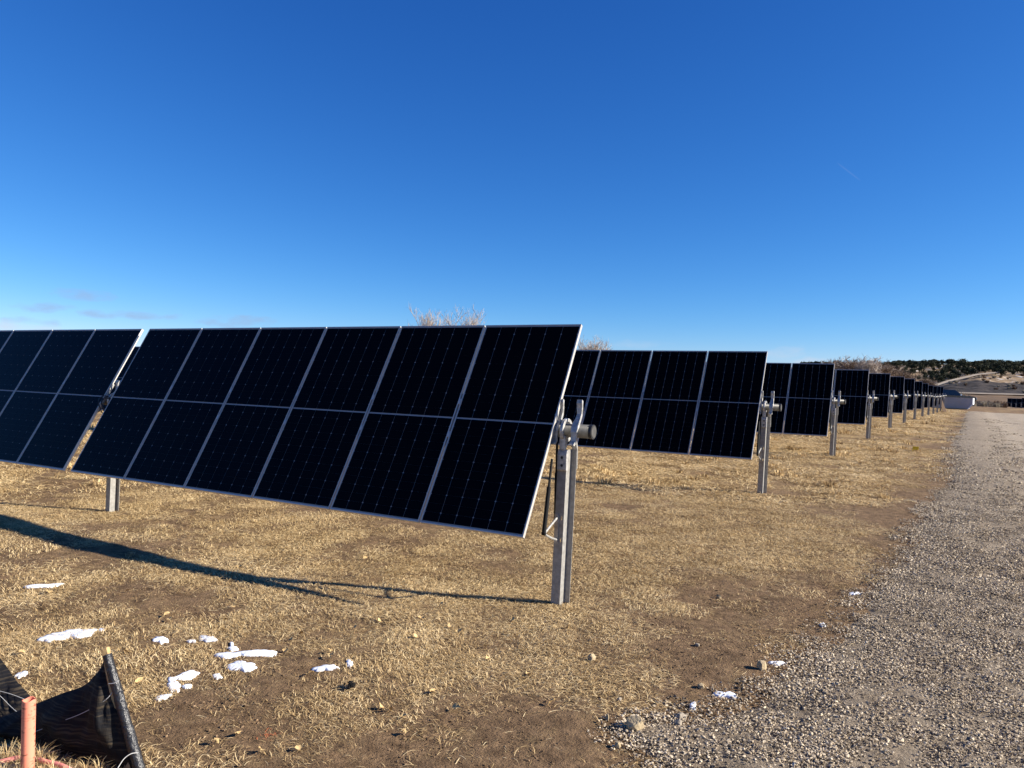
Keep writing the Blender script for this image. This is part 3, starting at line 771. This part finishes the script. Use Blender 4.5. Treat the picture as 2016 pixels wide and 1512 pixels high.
ptop = at(57, 1377, 3.93); pb = np.array([ptop[0] + .004, ptop[1], -.12])
n = 28; ro, ri = .0315, .0275
vs = []; fs = []
for P, rr in ((pb, ro), (ptop - np.array((0, 0, .0)), ro), (ptop, ri), (pb, ri)):
    for q in range(n):
        a = 2 * math.pi * q / n; vs.append((P[0] + rr * math.cos(a) - pb[0], P[1] + rr * math.sin(a) - pb[1], P[2] - pb[2] + (.004 * math.sin(3 * a + 1) if P is not pb else 0)))
for i in range(3):
    for q in range(n): fs.append((i * n + q, i * n + (q + 1) % n, (i + 1) * n + (q + 1) % n, (i + 1) * n + q))
def pipe_mat():
    m = mat('salmon_pipe', (.78, .25, .155), .5, 0, .4); nt = m.node_tree; N, L = nt.nodes, nt.links; b = N['Principled BSDF']
    tc = N.new('ShaderNodeTexCoord'); mp = N.new('ShaderNodeMapping'); mp.inputs['Scale'].default_value = (26, 26, 60); mp.inputs['Rotation'].default_value = (.5, .2, 0)
    n1 = N.new('ShaderNodeTexNoise'); n1.inputs['Scale'].default_value = 1.0; n1.inputs['Detail'].default_value = 4
    L.new(tc.outputs['Object'], mp.inputs[0]); L.new(mp.outputs[0], n1.inputs['Vector'])
    r = N.new('ShaderNodeValToRGB'); r.color_ramp.elements[0].position = .33; r.color_ramp.elements[0].color = (.22, .07, .04, 1)
    r.color_ramp.elements[1].position = .44; r.color_ramp.elements[1].color = (.80, .27, .17, 1)
    L.new(n1.outputs[0], r.inputs[0]); L.new(r.outputs[0], b.inputs['Base Color']); return m
pipe = obj('conduit_pipe', mesh_from('conduit_pipe', vs, fs, (pipe_mat(),), True), None, tuple(pb))
tag(pipe, 'salmon pink plastic pipe stub standing upright in the grass', 'pipe')
bm = bmesh.new(); bm.from_mesh(pipe.data); bmesh.ops.recalc_face_normals(bm, faces=bm.faces)
for e in bm.edges:
    if e.calc_face_angle(0) > .7: e.smooth = False
bm.to_mesh(pipe.data); bm.free()
coll = MB()
coll.tube([(0, 0, 0), (0, 0, .006)], .0325, 28, False)
coll.build('groove_ring', M['pvc'], pipe, (ptop[0] - pb[0], ptop[1] - pb[1], ptop[2] - pb[2] - .088), smooth=False)
keys = [(-60, 1512, 3.99), (0, 1500, 4.01), (25, 1494, 4.03), (48, 1491, 4.04), (70, 1494, 4.03), (95, 1501, 4.0), (120, 1507, 3.97), (150, 1522, 3.92)]
tp = [at(*catmull(keys, i / 40)) for i in range(41)]
tb0 = tp[20].copy()
for P in tp: P[2] = max(P[2], float(gz(P[0], P[1])) + .012)
tape = MB().tube([P - tb0 for P in tp], .0125, 10).build('flexible_conduit', M['tape'], None, tuple(tb0), smooth=True)
tag(tape, 'thin pink flexible conduit lying on the ground behind the upright pipe', 'pipe')

# ------------------------------------------------------------------ snow, rocks, leaves and other small things on the ground
def snow_patch(blobs, label):
    """blobs: (px, py, half width px, half height px, tilt) seen in the photograph, laid out on the ground"""
    cx, cy = blobs[0][:2]; O = hit(cx, cy); V = []; Fc = []
    for bi, (px, py, hw, hh, tl) in enumerate(blobs):
        rings = [(1.0, -.014), (.97, .003), (.86, .011), (.62, .016), (.3, .018)]; n = 56; b = len(V)
        th = min(1.0, .35 + hw / 50)
        ctr = hit(px, py)
        rd = [1 + .60 * (float(fbm(2.2 * math.cos(2 * math.pi * q / n) + 9, 2.2 * math.sin(2 * math.pi * q / n), 1.1, bi + int(px))) - .5) * 2 for q in range(n)]
        for f, z in rings:
            for q in range(n):
                a = 2 * math.pi * q / n; u_, v_ = hw * rd[q] * f * math.cos(a), hh * rd[q] * f * math.sin(a)
                P = hit(px + u_ * math.cos(tl) - v_ * math.sin(tl), py + u_ * math.sin(tl) + v_ * math.cos(tl))
                V.append((P[0] - O[0], P[1] - O[1], float(gz(P[0], P[1])) - O[2] + z * th + .006 * th * (float(vnoise(P[0], P[1], .05, 3)) - .5) * (z > 0) + .005))
        V.append((ctr[0] - O[0], ctr[1] - O[1], float(gz(ctr[0], ctr[1])) - O[2] + .018 * th + .005))
        for i in range(len(rings) - 1):
            for q in range(n): Fc.append((b + i * n + q, b + i * n + (q + 1) % n, b + (i + 1) * n + (q + 1) % n, b + (i + 1) * n + q))
        for q in range(n): Fc.append((b + 4 * n + q, b + 4 * n + (q + 1) % n, b + 5 * n))
    o = obj('snow_patch', mesh_from('snow_patch', V, Fc, (M['snow'],), True), None, tuple(O))
    tag(o, label, 'snow', 'leftover snow patches')
for bl, lb in (
    ([(85, 1153, 34, 3.2, -.06)], 'thin sliver of snow below the panel shadow at the left edge'),
    ([(140, 1251, 44, 9, -.10), (100, 1259, 30, 5, -.12)], 'long streak of snow above the black silt fence'),
    ([(201, 1241, 7, 3, 0)], 'tiny speck of snow right of the long streak above the silt fence'),
    ([(318, 1263, 15, 5.5, -.05)], 'small oval of snow left of the middle patches'),
    ([(410, 1258, 18, 6, .02), (378, 1263, 9, 2.6, 0)], 'small mound of snow above the left end of the long central patch'),
    ([(459, 1277, 10, 4, 0), (456, 1269, 4, 4, 0)], 'tiny snow bit just above the long central patch'),
    ([(500, 1288, 38, 7.5, -.03), (450, 1293, 24, 4.5, -.02)], 'longest central streak of snow on the brown grass'),
    ([(475, 1315, 24, 9.5, .02)], 'thick oval snow patch just below the longest central streak'),
    ([(428, 1332, 10, 4.5, 0)], 'small snow spot left of the thick oval patch'),
    ([(368, 1333, 28, 5, -.22), (340, 1350, 13, 11, .3), (318, 1374, 18, 5, -.2), (368, 1351, 8, 4.5, 0)], 'ragged forked patch of melting snow right of the wooden stake'),
    ([(640, 1318, 25, 5, -.03), (688, 1309, 7, 6, -.3)], 'short snow streak standing alone at the middle of the foreground'),
    ([(42, 1332, 12, 6, -.3)], 'small snow patch behind the black fabric at the left edge'),
    ([(1428, 1364, 20, 5, .16)], 'bright white snow patch at the edge of the gravel'),
    ([(1527, 1307, 18, 3, .02)], 'thin snow sliver behind the tan rock at the gravel edge'),
    ([(1364, 1388, 7, 6, .5)], 'little snow scrap between the tan rocks and the gravel'),
    ([(1683, 1170, 14, 2.2, 0)], 'thin snow sliver far up the gravel edge'),
    ([(1619, 1231, 6, 4, .2)], 'tiny snow lump at the gravel edge below the thin sliver')):
    snow_patch(bl, lb)

def rock(px, py, wpx, hpx, m, label, seed, dep=None):
    P = hit(px, py + hpx * .42); d = (P - CAM).dot(AX_F); w, h = wpx / F_PX * d, hpx / F_PX * d
    r = np.random.default_rng(seed); b = bmesh.new()
    p = r.normal(0, 1, (26, 3)); p /= np.linalg.norm(p, axis=1)[:, None]; p = np.sign(p) * np.abs(p) ** .75
    p *= np.array([w * .56, w * .45, h * .62])
    vs = [b.verts.new(v) for v in p]; res = bmesh.ops.convex_hull(b, input=vs)
    bmesh.ops.delete(b, geom=[v for v in b.verts if not v.link_faces], context='VERTS')
    bmesh.ops.bevel(b, geom=list(b.edges), offset=w * .025, segments=1, affect='EDGES', clamp_overlap=True)
    me = bpy.data.meshes.new('rock'); b.to_mesh(me); b.free(); me.materials.append(m)
    o = obj('rock', me, None, (P[0], P[1], float(gz(P[0], P[1])) + h * .42), (0, 0, YAW + .2 * seed))
    tag(o, label, 'rock', 'loose rocks along the gravel edge')
rock(1250, 1428, 32, 28, M['rock'], 'largest blocky tan rock at the corner of the gravel', 1)
rock(1500, 1311, 18, 17, M['rock'], 'tan rock on the gravel edge beside the thin snow sliver', 2)
rock(1165, 1293, 15, 14, M['rock'], 'pale rock alone on the grass below the nearest post', 3)
rock(1340, 1411, 22, 14, M['rock_g'], 'flat grey rock right of the largest tan rock', 4)
rock(1335, 1425, 20, 15, M['rock_g'], 'grey brown rock just in front of the flat grey one', 5)
rock(1216, 1469, 13, 14, M['rock'], 'small orange tan stone below the largest rock', 6)
rock(1219, 1374, 11, 9, M['rock_g'], 'small stone on bare soil above the largest rock', 7)
rock(1380, 1347, 14, 9, M['rock'], 'small pale stone left of the bright snow patch', 8)
rock(1195, 1414, 8, 12, M['rock'], 'narrow upright stone left of the largest rock', 9)
rock(1415, 1174, 9, 8, M['rock'], 'small white stone right of the nearest post on the brown grass', 10)
rock(1290, 1409, 10, 8, M['rock'], 'pebble between the largest rock and the flat grey rock', 12)
rock(1373, 1272, 9, 6, M['rock_g'], 'small grey stone on the brown soil left of the tan edge rock', 13)

# small near-black clump in the grass
P = hit(690, 1356); b = bmesh.new(); r = np.random.default_rng(4)
for k in range(16):
    p = r.normal(0, 1, (9, 3)); p /= np.linalg.norm(p, axis=1)[:, None]; p = p * r.uniform(.008, .02) + np.array([r.normal(0, .022), r.normal(0, .016), r.uniform(0, .03)])
    bmesh.ops.convex_hull(b, input=[b.verts.new(v) for v in p])
me = bpy.data.meshes.new('black_clump'); b.to_mesh(me); b.free(); me.materials.append(M['black_lump'])
tag(obj('black_clump', me, None, (P[0], P[1], float(gz(P[0], P[1])) + .012)), 'small black clump sitting in the grass', 'clump')
# orange sprayed tuft
P = hit(522, 1446); og = blades(22, .09, .02, .06, .002, .004, .02, 900); og.materials[0] = M['orange']
tag(obj('painted_grass', og, None, (P[0], P[1], float(gz(P[0], P[1])) + .004)), 'flat tuft of grass sprayed with orange paint', 'grass tuft')
# yellow marker
P = hit(1797, 889)
ym = MB().tube([(0, 0, -.1), (0, 0, .10)], .008, 6).box(-.005, .16, -.006, .006, .06, .16).build('marker_flag', M['yellow'], None, (P[0], P[1], float(gz(P[0], P[1]))))
tag(ym, 'tiny yellow marker flag in the grass near the gravel', 'marker flag')

def leaf_mesh(seed):
    r = np.random.default_rng(seed); n = 7; V = []; Fc = []
    for i in range(n):
        t = i / (n - 1); w = .022 * math.sin(math.pi * (.06 + .9 * t ** .8)) * r.uniform(.85, 1.15); z = .012 * math.sin(t * 3 + seed)
        V += [(-w, (t - .5) * .062, z + .012 * r.uniform(.3, 1.2)), (0, (t - .5) * .062, z), (w, (t - .5) * .062, z + .012 * r.uniform(.3, 1.2))]
    for i in range(n - 1):
        for k in range(2): Fc.append((i * 3 + k, i * 3 + k + 1, i * 3 + k + 4, i * 3 + k + 3))
    return mesh_from('fallen_leaf', V, Fc, (M['leaf'],), True)
leaves = [leaf_mesh(k) for k in range(4)]
lp = [(800, 1447), (768, 1404), (752, 1398), (795, 1413), (443, 1225), (595, 1250), (955, 1275), (830, 1222), (335, 1223), (460, 1197), (745, 1228), (820, 1260), (650, 1300), (610, 1333), (855, 1365), (470, 1452),
      (425, 1470), (515, 1485), (590, 1480), (338, 1108), (330, 1215), (870, 1195), (885, 1240), (905, 1245), (650, 1290), (700, 1240), (575, 1262), (560, 1285), (960, 1300), (1010, 1225), (245, 1290), (275, 1345), (40, 1290), (250, 1170), (470, 1118), (370, 1140), (98, 1168), (720, 1105), (1120, 1240), (1040, 1330), (900, 1400), (1085, 1390)]
for i, (px, py) in enumerate(lp):
    P = hit(px + random.uniform(-2, 2), py); o = obj('fallen_leaf', leaves[i % 4], None, (P[0], P[1], float(gz(P[0], P[1])) + .022), (random.uniform(-.5, .5), random.uniform(-.5, .5), random.uniform(0, 6.28)))
    s = random.uniform(.7, 1.15); o.scale = (s, s, s)
    tag(o, 'curled pale yellow fallen leaf lying on the dry grass', 'leaf', 'fallen leaves on the dry grass')

# ------------------------------------------------------------------ far end of the field: container, pickup, plank
cr, cl = hit(1914, 807), hit(1842, 806)
cz = float(gz(cr[0], cr[1], False))
ct = empty('roll_off_container', (cr[0], cr[1], cz)); tag(ct, 'low pale grey steel container at the end of the tracker rows', 'container')
CL_, CD, CHh = 5.6, 2.3, 1.36; ct.rotation_euler.z = R(-5)
w = .06
side = MB().add([(-CL_, 0, .12), (-.42, 0, .12), (0, 0, .62), (0, 0, CHh), (-CL_, 0, CHh), (-CL_, w, .12), (-.42, w, .12), (0, w, .62), (0, w, CHh), (-CL_, w, CHh)],
                [(0, 1, 2, 3, 4), (9, 8, 7, 6, 5), (0, 5, 6, 1), (1, 6, 7, 2), (2, 7, 8, 3), (3, 8, 9, 4), (4, 9, 5, 0)])
side.build('side_wall', M['bin'], ct); side.build('side_wall', M['bin'], ct, (0, CD - w, 0))
MB().box(-.02, .05, -.01, CD + .01, .62, CHh + .03).build('end_wall', M['bin_sunlit'], ct)
MB().box(-CL_ - .03, -CL_ + .02, 0, CD, .12, CHh).build('end_wall', M['bin'], ct)
MB().box(-CL_, -.42, .02, CD - .02, .10, .16).build('floor', M['bin'], ct)
MB().box(-CL_, .0, -.04, -.004, CHh - .02, CHh + .05).build('top_rail', M['bin'], ct)
MB().tube([(-.50, -.03, .06), (.03, -.03, .66)], .055, 8).build('corner_brace', M['bin_sunlit'], ct)
for q in range(2): MB().box(-CL_, -.5, .3 + q * 1.4, .45 + q * 1.4, -.06, .10).build('skid', M['bin'], ct)

tky = cr[1] + 7.5; tk = empty('pickup_truck', (cr[0] - 2.2, tky, float(gz(cr[0], tky, False))), 0); tk.scale = (1.05, 1.05, 1.05); tag(tk, 'black pickup truck parked behind the pale grey container', 'pickup truck')
prof = [(-2.7, .55), (2.55, .55), (2.72, .75), (2.70, 1.05), (2.45, 1.17), (1.25, 1.24), (.52, 1.90), (-.95, 1.95), (-1.12, 1.30), (-2.72, 1.30)]
n = len(prof); V = [(x, 0 + (.10 if z > 1.4 else 0), z) for x, z in prof] + [(x, 1.9 - (.10 if z > 1.4 else 0), z) for x, z in prof]
MB().add(V, [tuple(range(n)), tuple(range(2 * n - 1, n - 1, -1))] + [(k, (k + 1) % n, (k + 1) % n + n, k + n) for k in range(n)]).build('body', M['car'], tk, (0, 0, .18), bevel=.03)
for x0, x1, t0, t1 in ((-.9, -.18, -.85, -.18), (-.08, .98, -.08, .46)):
    MB().add([(x0, .0, 1.49), (x1, .0, 1.49), (t1, .085, 1.98), (t0, .085, 1.98), (x0, -.012, 1.49), (x1, -.012, 1.49), (t1, .07, 1.98), (t0, .07, 1.98)],
             [(0, 1, 2, 3), (7, 6, 5, 4), (0, 4, 5, 1), (1, 5, 6, 2), (2, 6, 7, 3), (3, 7, 4, 0)]).build('window', M['glass'], tk)
MB().add([(1.24, .15, 1.44), (1.24, 1.75, 1.44), (.56, 1.65, 2.06), (.56, .25, 2.06)], [(0, 1, 2, 3)]).build('windscreen', M['glass'], tk, (.012, 0, .01))
MB().box(1.02, 1.16, -.22, -.02, 1.42, 1.60).build('mirror', M['chrome'], tk)
MB().box(2.60, 2.74, .1, .45, 1.0, 1.18).build('headlight', M['chrome'], tk)
MB().box(2.60, 2.74, 1.45, 1.8, 1.0, 1.18).build('headlight', M['chrome'], tk)
for wx in (-1.75, 1.75):
    for wy in (.02, 1.65):
        wh = MB().tube([(wx, wy, .39), (wx, wy + .24, .39)], .39, 20).build('wheel', M['tyre'], tk)
        MB().tube([(wx, wy - .004, .39), (wx, wy + .05, .39)], .22, 14).build('rim', M['chrome'], wh)

pa, pb_ = at(1851, 786, 88.5), hit(1861, 812)
org = np.array(pb_); pl = empty('leaning_plank', tuple(pb_))
bpy.data.objects.remove(pl)
pl = box_between(pa, np.array(pb_) - np.array((0, 0, .05)), .32, .06, 'leaning_plank', M['plank'], None, np.array(pb_)); pl.location = tuple(pb_)
tag(pl, 'brown wooden plank leaning on the farthest tracker post', 'plank')

# ------------------------------------------------------------------ hill and embankment
def pyd(px):
    """surface height of the far terrain as seen in the photograph: (distance, image row) stations for a column"""
    e = np.interp(px, [1000, 1500, 1840, 1870, 1925, 1985, 2100, 2600], [760, 764, 766, 757.5, 750, 757, 762, 770])
    tp = np.interp(px, [1000, 1500, 1700, 1840, 1925, 1960, 2100, 2600], [750, 756, 757, 755, 742, 741, 744, 760])
    rd = np.interp(px, [400, 1000, 1400, 1560, 1640, 1700, 1900, 2016, 2300, 2700], [746, 744, 737, 724, 720, 720, 718, 719, 722, 730])
    hz = 770.1 + .02926 * (px - 1860)
    low = hz + 3.4
    st = [(225, hz + 3.9 * F_PX / 225 * 1.0 * .97), (262, hz + 15), (292, hz + 8), (312, low), (322, low - .8), (385, min(e, low - 2)), (440, min(tp, low - 3)), (560, rd + 6), (660, rd), (780, rd - .5), (1100, rd + 9)]
    return st
pxs = np.concatenate([np.arange(300, 1500, 25.), np.arange(1500, 2100, 4.), np.arange(2100, 2760, 20.)])
ds = np.concatenate([np.arange(225, 330, 4.), np.arange(330, 460, 4.), np.arange(460, 800, 10.), np.arange(800, 1101, 50.)])
def far_surface(px, d):
    st = pyd(px); py = np.interp(d, [s[0] for s in st], [s[1] for s in st]); return at(px, py, d)
PT = np.array([[far_surface(p, d) for p in pxs] for d in ds])
PT[..., 2] += (fbm(PT[..., 0], PT[..., 1], 26, 81) - .5) * 2.2 * np.clip((ds[:, None] - 330) / 120, 0, 1) + (fbm(PT[..., 0], PT[..., 1], 9, 82) - .5) * 2.2 * np.clip((ds[:, None] - 300) / 60, 0, 1)

def hill_mat():
    m = bpy.data.materials.new('hillside_soil'); m.use_nodes = True; nt = m.node_tree; N, L = nt.nodes, nt.links
    b = N['Principled BSDF']; b.inputs['Roughness'].default_value = 1; b.inputs['Specular IOR Level'].default_value = .1
    tc = N.new('ShaderNodeTexCoord')
    def nz(sc, det=5):
        n = N.new('ShaderNodeTexNoise'); n.inputs['Scale'].default_value = sc; n.inputs['Detail'].default_value = det; L.new(tc.outputs['Object'], n.inputs['Vector']); return n.outputs[0]
    r = N.new('ShaderNodeValToRGB'); L.new(nz(.12), r.inputs[0]); e = r.color_ramp.elements
    e[0].position = .36; e[0].color = (.10, .068, .042, 1); e[1].position = .62; e[1].color = (.33, .235, .14, 1)
    r2 = N.new('ShaderNodeValToRGB'); L.new(nz(.22, 3), r2.inputs[0]); r2.color_ramp.elements[0].position = .60; r2.color_ramp.elements[1].position = .66
    mx = N.new('ShaderNodeMix'); mx.data_type = 'RGBA'; L.new(r2.outputs[0], mx.inputs[0]); L.new(r.outputs[0], mx.inputs[6]); mx.inputs[7].default_value = (.58, .55, .52, 1)
    L.new(mx.outputs[2], b.inputs['Base Color']); return m
def bank_mat():  # mottled near-black colour over the whole slope
    m = bpy.data.materials.new('dark_slope'); m.use_nodes = True; nt = m.node_tree; N, L = nt.nodes, nt.links
    b = N['Principled BSDF']; b.inputs['Roughness'].default_value = 1; b.inputs['Specular IOR Level'].default_value = .1
    tc = N.new('ShaderNodeTexCoord'); n = N.new('ShaderNodeTexNoise'); n.inputs['Scale'].default_value = .22; n.inputs['Detail'].default_value = 7; n.inputs['Roughness'].default_value = .7
    L.new(tc.outputs['Object'], n.inputs['Vector'])
    r = N.new('ShaderNodeValToRGB'); L.new(n.outputs[0], r.inputs[0]); e = r.color_ramp.elements
    e[0].position = .38; e[0].color = (.012, .011, .012, 1); e[1].position = .66; e[1].color = (.085, .07, .062, 1)
    L.new(r.outputs[0], b.inputs['Base Color']); return m
i0, i1 = int(np.argmax(ds >= 318)), int(np.argmax(ds >= 394))
hm, bmt = hill_mat(), bank_mat()
M['flat'] = mat('far_pasture', (.20, .13, .075), .95, 0, .1, (.10, .07, .045), .12)
for nm, sl, m_, lb in (('far_field', slice(0, i0 + 1), M['flat'], 'dull brown flat land beyond the field'), ('embankment', slice(i0, i1 + 1), bmt, 'dark slope below the hill'), ('hill', slice(i1, None), hm, 'tan hill with dark junipers')):
    q = PT[sl]; o = obj(nm, grid_mesh(nm, q[..., 0], q[..., 1], q[..., 2], [m_])); tag(o, lb, kind='structure')
# pale tracks: along the foot of the slope, and climbing its crest
def ribbon(name, cols, w, m, label, lift=.25):
    V = []; Fc = []; pts = [far_surface(p, d) for p, d in cols]
    for i, P in enumerate(pts):
        a = pts[max(i - 1, 0)]; b = pts[min(i + 1, len(pts) - 1)]; t = (b - a); t[2] = 0; t /= np.linalg.norm(t); s_ = np.array((-t[1], t[0], 0)) * w / 2
        V += [P - s_ + (0, 0, lift), P + s_ + (0, 0, lift + .4)]
    Fc = [(2 * i, 2 * i + 2, 2 * i + 3, 2 * i + 1) for i in range(len(pts) - 1)]
    tag(obj(name, mesh_from(name, V, Fc, (m,), True)), label, kind='structure')
M['track'] = mat('pale_track', (.34, .29, .23), .95, 0, .1, (.24, .20, .16), .3)
ribbon('dirt_track', [(p, 308) for p in np.arange(1840, 2300, 8)], 7, M['track'], 'pale track along the foot of the dark slope', .3)
ribbon('dirt_track', [(p, np.interp(p, [1835, 1925, 1970], [392, 446, 470])) for p in np.arange(1835, 1972, 5)], 2.0, M['track'], 'pale track climbing the crest of the dark slope', 1.1)

def juniper_mesh(seed, m):
    r = np.random.default_rng(seed); V = []; Fc = []
    lobes = [(r.normal(0, .7), r.normal(0, .7), r.uniform(1.6, 3.7), r.uniform(.8, 1.5)) for k in range(9)] + [(0, 0, 2.4, 1.9), (0, 0, 1.3, 1.9)]
    for k in range(420):
        x, y, z, q = lobes[r.integers(len(lobes))]; d = r.normal(0, 1, 3); d /= np.linalg.norm(d); d *= q * r.uniform(.6, 1.08)
        c = np.array((x, y, z)) + d * np.array((1, 1, .8)); c[2] = max(c[2], .25)
        a = r.normal(0, 1, 3); a /= np.linalg.norm(a); b = np.cross(a, r.normal(0, 1, 3)); b /= np.linalg.norm(b); s = r.uniform(.22, .5)
        i = len(V); V += [c + a * s, c - a * s * .6 + b * s * .7, c - a * s * .5 - b * s * .7]; Fc.append((i, i + 1, i + 2))
    b = MB(); b.tube([(0, 0, -.6), (.1, 0, 1), (.2, .1, 2.4)], [.28, .2, .1], 6)
    i = len(V); V += b.v; Fc += [tuple(i + q for q in f) for f in b.f]
    return mesh_from('juniper_tree', V, Fc, (m,))
junip = [juniper_mesh(700 + k, M['juniper'] if k % 2 else M['juniper_b']) for k in range(6)]
cnt = 0; tries = 0; taken = []
while cnt < 298 and tries < 6000:
    tries += 1
    px = random.uniform(1580, 2080); d = random.choice([random.uniform(440, 560), random.uniform(440, 660), random.uniform(640, 690)])
    lim = np.interp(px, [1560, 1740, 1780, 1850, 1900, 1990, 2080], [640, 590, 480, 440, 458, 466, 440])
    if d < lim: continue
    P = far_surface(px, d)
    if any((P[0] - q[0]) ** 2 + (P[1] - q[1]) ** 2 < 30 for q in taken): continue
    taken.append(P); cnt += 1
    P[2] += float((fbm(P[0], P[1], 26, 81) - .5) * 2.2) - .2
    o = obj('juniper_tree', junip[cnt % 6], None, tuple(P), (0, 0, random.uniform(0, 6.28))); s = random.uniform(.62, 1.22); o.scale = (s * 1.25, s * 1.25, s)
    tag(o, 'dark green juniper growing on the far hillside', 'tree', 'junipers on the hillside')

def bare_tree(name, base, height, seed, m, label, group, spread=1.0, n_l=(6, 5, 5, 5), rmul=1.0, stems=1, lift=.10):
    r = np.random.default_rng(seed); trunk = MB(); crown = MB()
    def norm(v): return v / np.linalg.norm(v)
    def grow(p, d, L_, rad, lev):
        pts = [p]; q = p.copy(); dd = d.copy(); ns = 3 if lev < 2 else 2
        for k in range(ns):
            dd = norm(dd + r.normal(0, .14, 3) * (.6 if lev == 0 else 1) + np.array((0, 0, lift))); q = q + dd * L_ / ns; pts.append(q)
        rr = [rad * (1 - .55 * i / ns) for i in range(ns + 1)]
        (trunk if lev == 0 else crown).tube(pts, rr, 6 if lev == 0 else 3, caps=False)
        if lev >= len(n_l): return
        for k in range(n_l[lev]):
            t = r.uniform(.35, 1.0) if lev else r.uniform(.30, 1.0); i = min(int(t * ns), ns - 1); b = pts[i] + (pts[i + 1] - pts[i]) * (t * ns - i)
            s = r.normal(0, 1, 3); s[2] *= .5; nd = norm(dd * .75 + norm(s) * .75 * spread + np.array((0, 0, lift)))
            if nd[2] < .0: nd[2] = abs(nd[2]) * .3
            grow(b, norm(nd), L_ * r.uniform(.45, .72), rad * .58, lev + 1)
    for s_ in range(stems):
        a = r.uniform(0, 6.28); st = np.array((math.cos(a), math.sin(a), 0)) * (.0 if stems == 1 else height * .10)
        grow(st, norm(np.array((st[0] * .06, st[1] * .06, 1.))), height * .46, height * .017 * rmul, 0)
    zs = sorted(v[2] for v in crown.v); f = height / zs[int(len(zs) * .995)]
    for b_ in (trunk, crown): b_.v = [(v[0] * f, v[1] * f, v[2] * f) for v in b_.v]
    root = empty(name, tuple(base)); tag(root, label, 'tree', group)
    trunk.build('trunk', m, root); crown.build('crown', m, root)
    return root
def base_at(px, d, drop=0):
    P = at(px, 760, d); return np.array((P[0], P[1], float(gz(P[0], P[1], False)) - drop))
def fit_tree(px, d, ytop, seed, m, label, group, **kw):
    B = base_at(px, d); top = at(px, ytop, d); return bare_tree('bare_tree', B, (top[2] - B[2]), seed, m, label, group, **kw)
GT = 'bare trees beyond the rows'
fit_tree(838, 120, 611, 1, M['bark'], 'left of two bare cottonwood tops rising above the nearest table', GT, n_l=(8, 6, 6, 5), spread=.85, lift=.22, rmul=.6)
fit_tree(858, 123, 609, 8, M['bark'], 'bare cottonwood top in the gap between its neighbours above the nearest table', GT, n_l=(7, 5, 5, 5), spread=.75, lift=.22, rmul=.6)
fit_tree(908, 120, 607, 2, M['bark'], 'right of the bare cottonwood tops above the nearest table', GT, n_l=(9, 6, 6, 5), spread=.95, lift=.2, rmul=.6)
fit_tree(1165, 150, 668, 3, M['bark'], 'rounded bare tree top just right of the nearest table', GT, n_l=(10, 7, 6, 5), spread=1.0, stems=2, lift=.15, rmul=.8)
for i, (px, d, yt) in enumerate(((1655, 250, 702), (1680, 255, 699), (1703, 250, 701), (1728, 258, 708), (1752, 262, 713), (1775, 268, 722), (1800, 275, 731), (1640, 262, 708), (1825, 282, 739))):
    words = ['broad', 'tallest', 'second tallest', 'brown', 'brown', 'low brown', 'low brown', 'leftmost', 'lowest, rightmost']
    where = ['second from the left in', 'third from the left in', 'fourth from the left in', 'fifth from the left in', 'sixth from the left in', 'seventh from the left in', 'eighth from the left in', 'at the left end of', 'at the right end of']
    fit_tree(px, d, yt + 6, 20 + i, M['bark'] if i in (1, 2) else M['bark_b'], '%s bare tree %s the thicket below the hill' % (words[i], where[i]), 'bare thicket below the hill', n_l=(9, 6, 5, 5), spread=1.5, rmul=1.5, stems=3)

def shrub(px, d, hgt, m, seed, label, group, P=None):
    B = base_at(px, d) if P is None else P
    r = np.random.default_rng(seed); b = MB()
    for k in range(150):
        a = r.uniform(0, 6.28); q = r.uniform(0, .5) * hgt * 1.1; e = np.array((math.cos(a) * r.uniform(.2, 1) * hgt * .9, math.sin(a) * r.uniform(.2, 1) * hgt * .9, hgt * r.uniform(.45, 1.05)))
        s = np.array((math.cos(a) * q * .4, math.sin(a) * q * .4, -.1)); mid = (s + e) / 2 + r.normal(0, .12, 3) * hgt
        b.tube([s, mid, e], [.035 * hgt, .028 * hgt, .012 * hgt], 3, caps=False)
    o = b.build('shrub', m, None, tuple(B)); tag(o, label, 'shrub', group)
for i, px in enumerate((1919, 1926, 1934, 1941, 1949, 1957, 1964, 1972)):
    shrub(px, 172 + (i % 3) * 3, 1.7 + .25 * (i % 2), M['shrub'] if i % 3 else M['scrub'], 60 + i, '%s low winter shrub from the left in the hedge right of the container' % ORD[i], 'low hedge right of the container')
for i in range(34):
    px = random.uniform(1868, 2030); d = random.uniform(330, 455); P = far_surface(px, d)
    shrub(px, d, random.uniform(.8, 1.7), M['shrub'] if i % 2 else M['scrub'], 130 + i, 'small dull scrub bush on the slope below the junipers', 'scrub on the dark slope', P=P)
for i, px in enumerate((1864, 1872, 1881, 1890, 1858, 1899)):
    shrub(px, 215 + 6 * (i % 3), 3.6 - .35 * abs(i - 2), M['scrub'], 80 + i, '%s clump of pale bare brush behind the pickup truck, from the left' % ORD[(1, 2, 3, 4, 0, 5)[i]], 'pale brush behind the pickup truck')
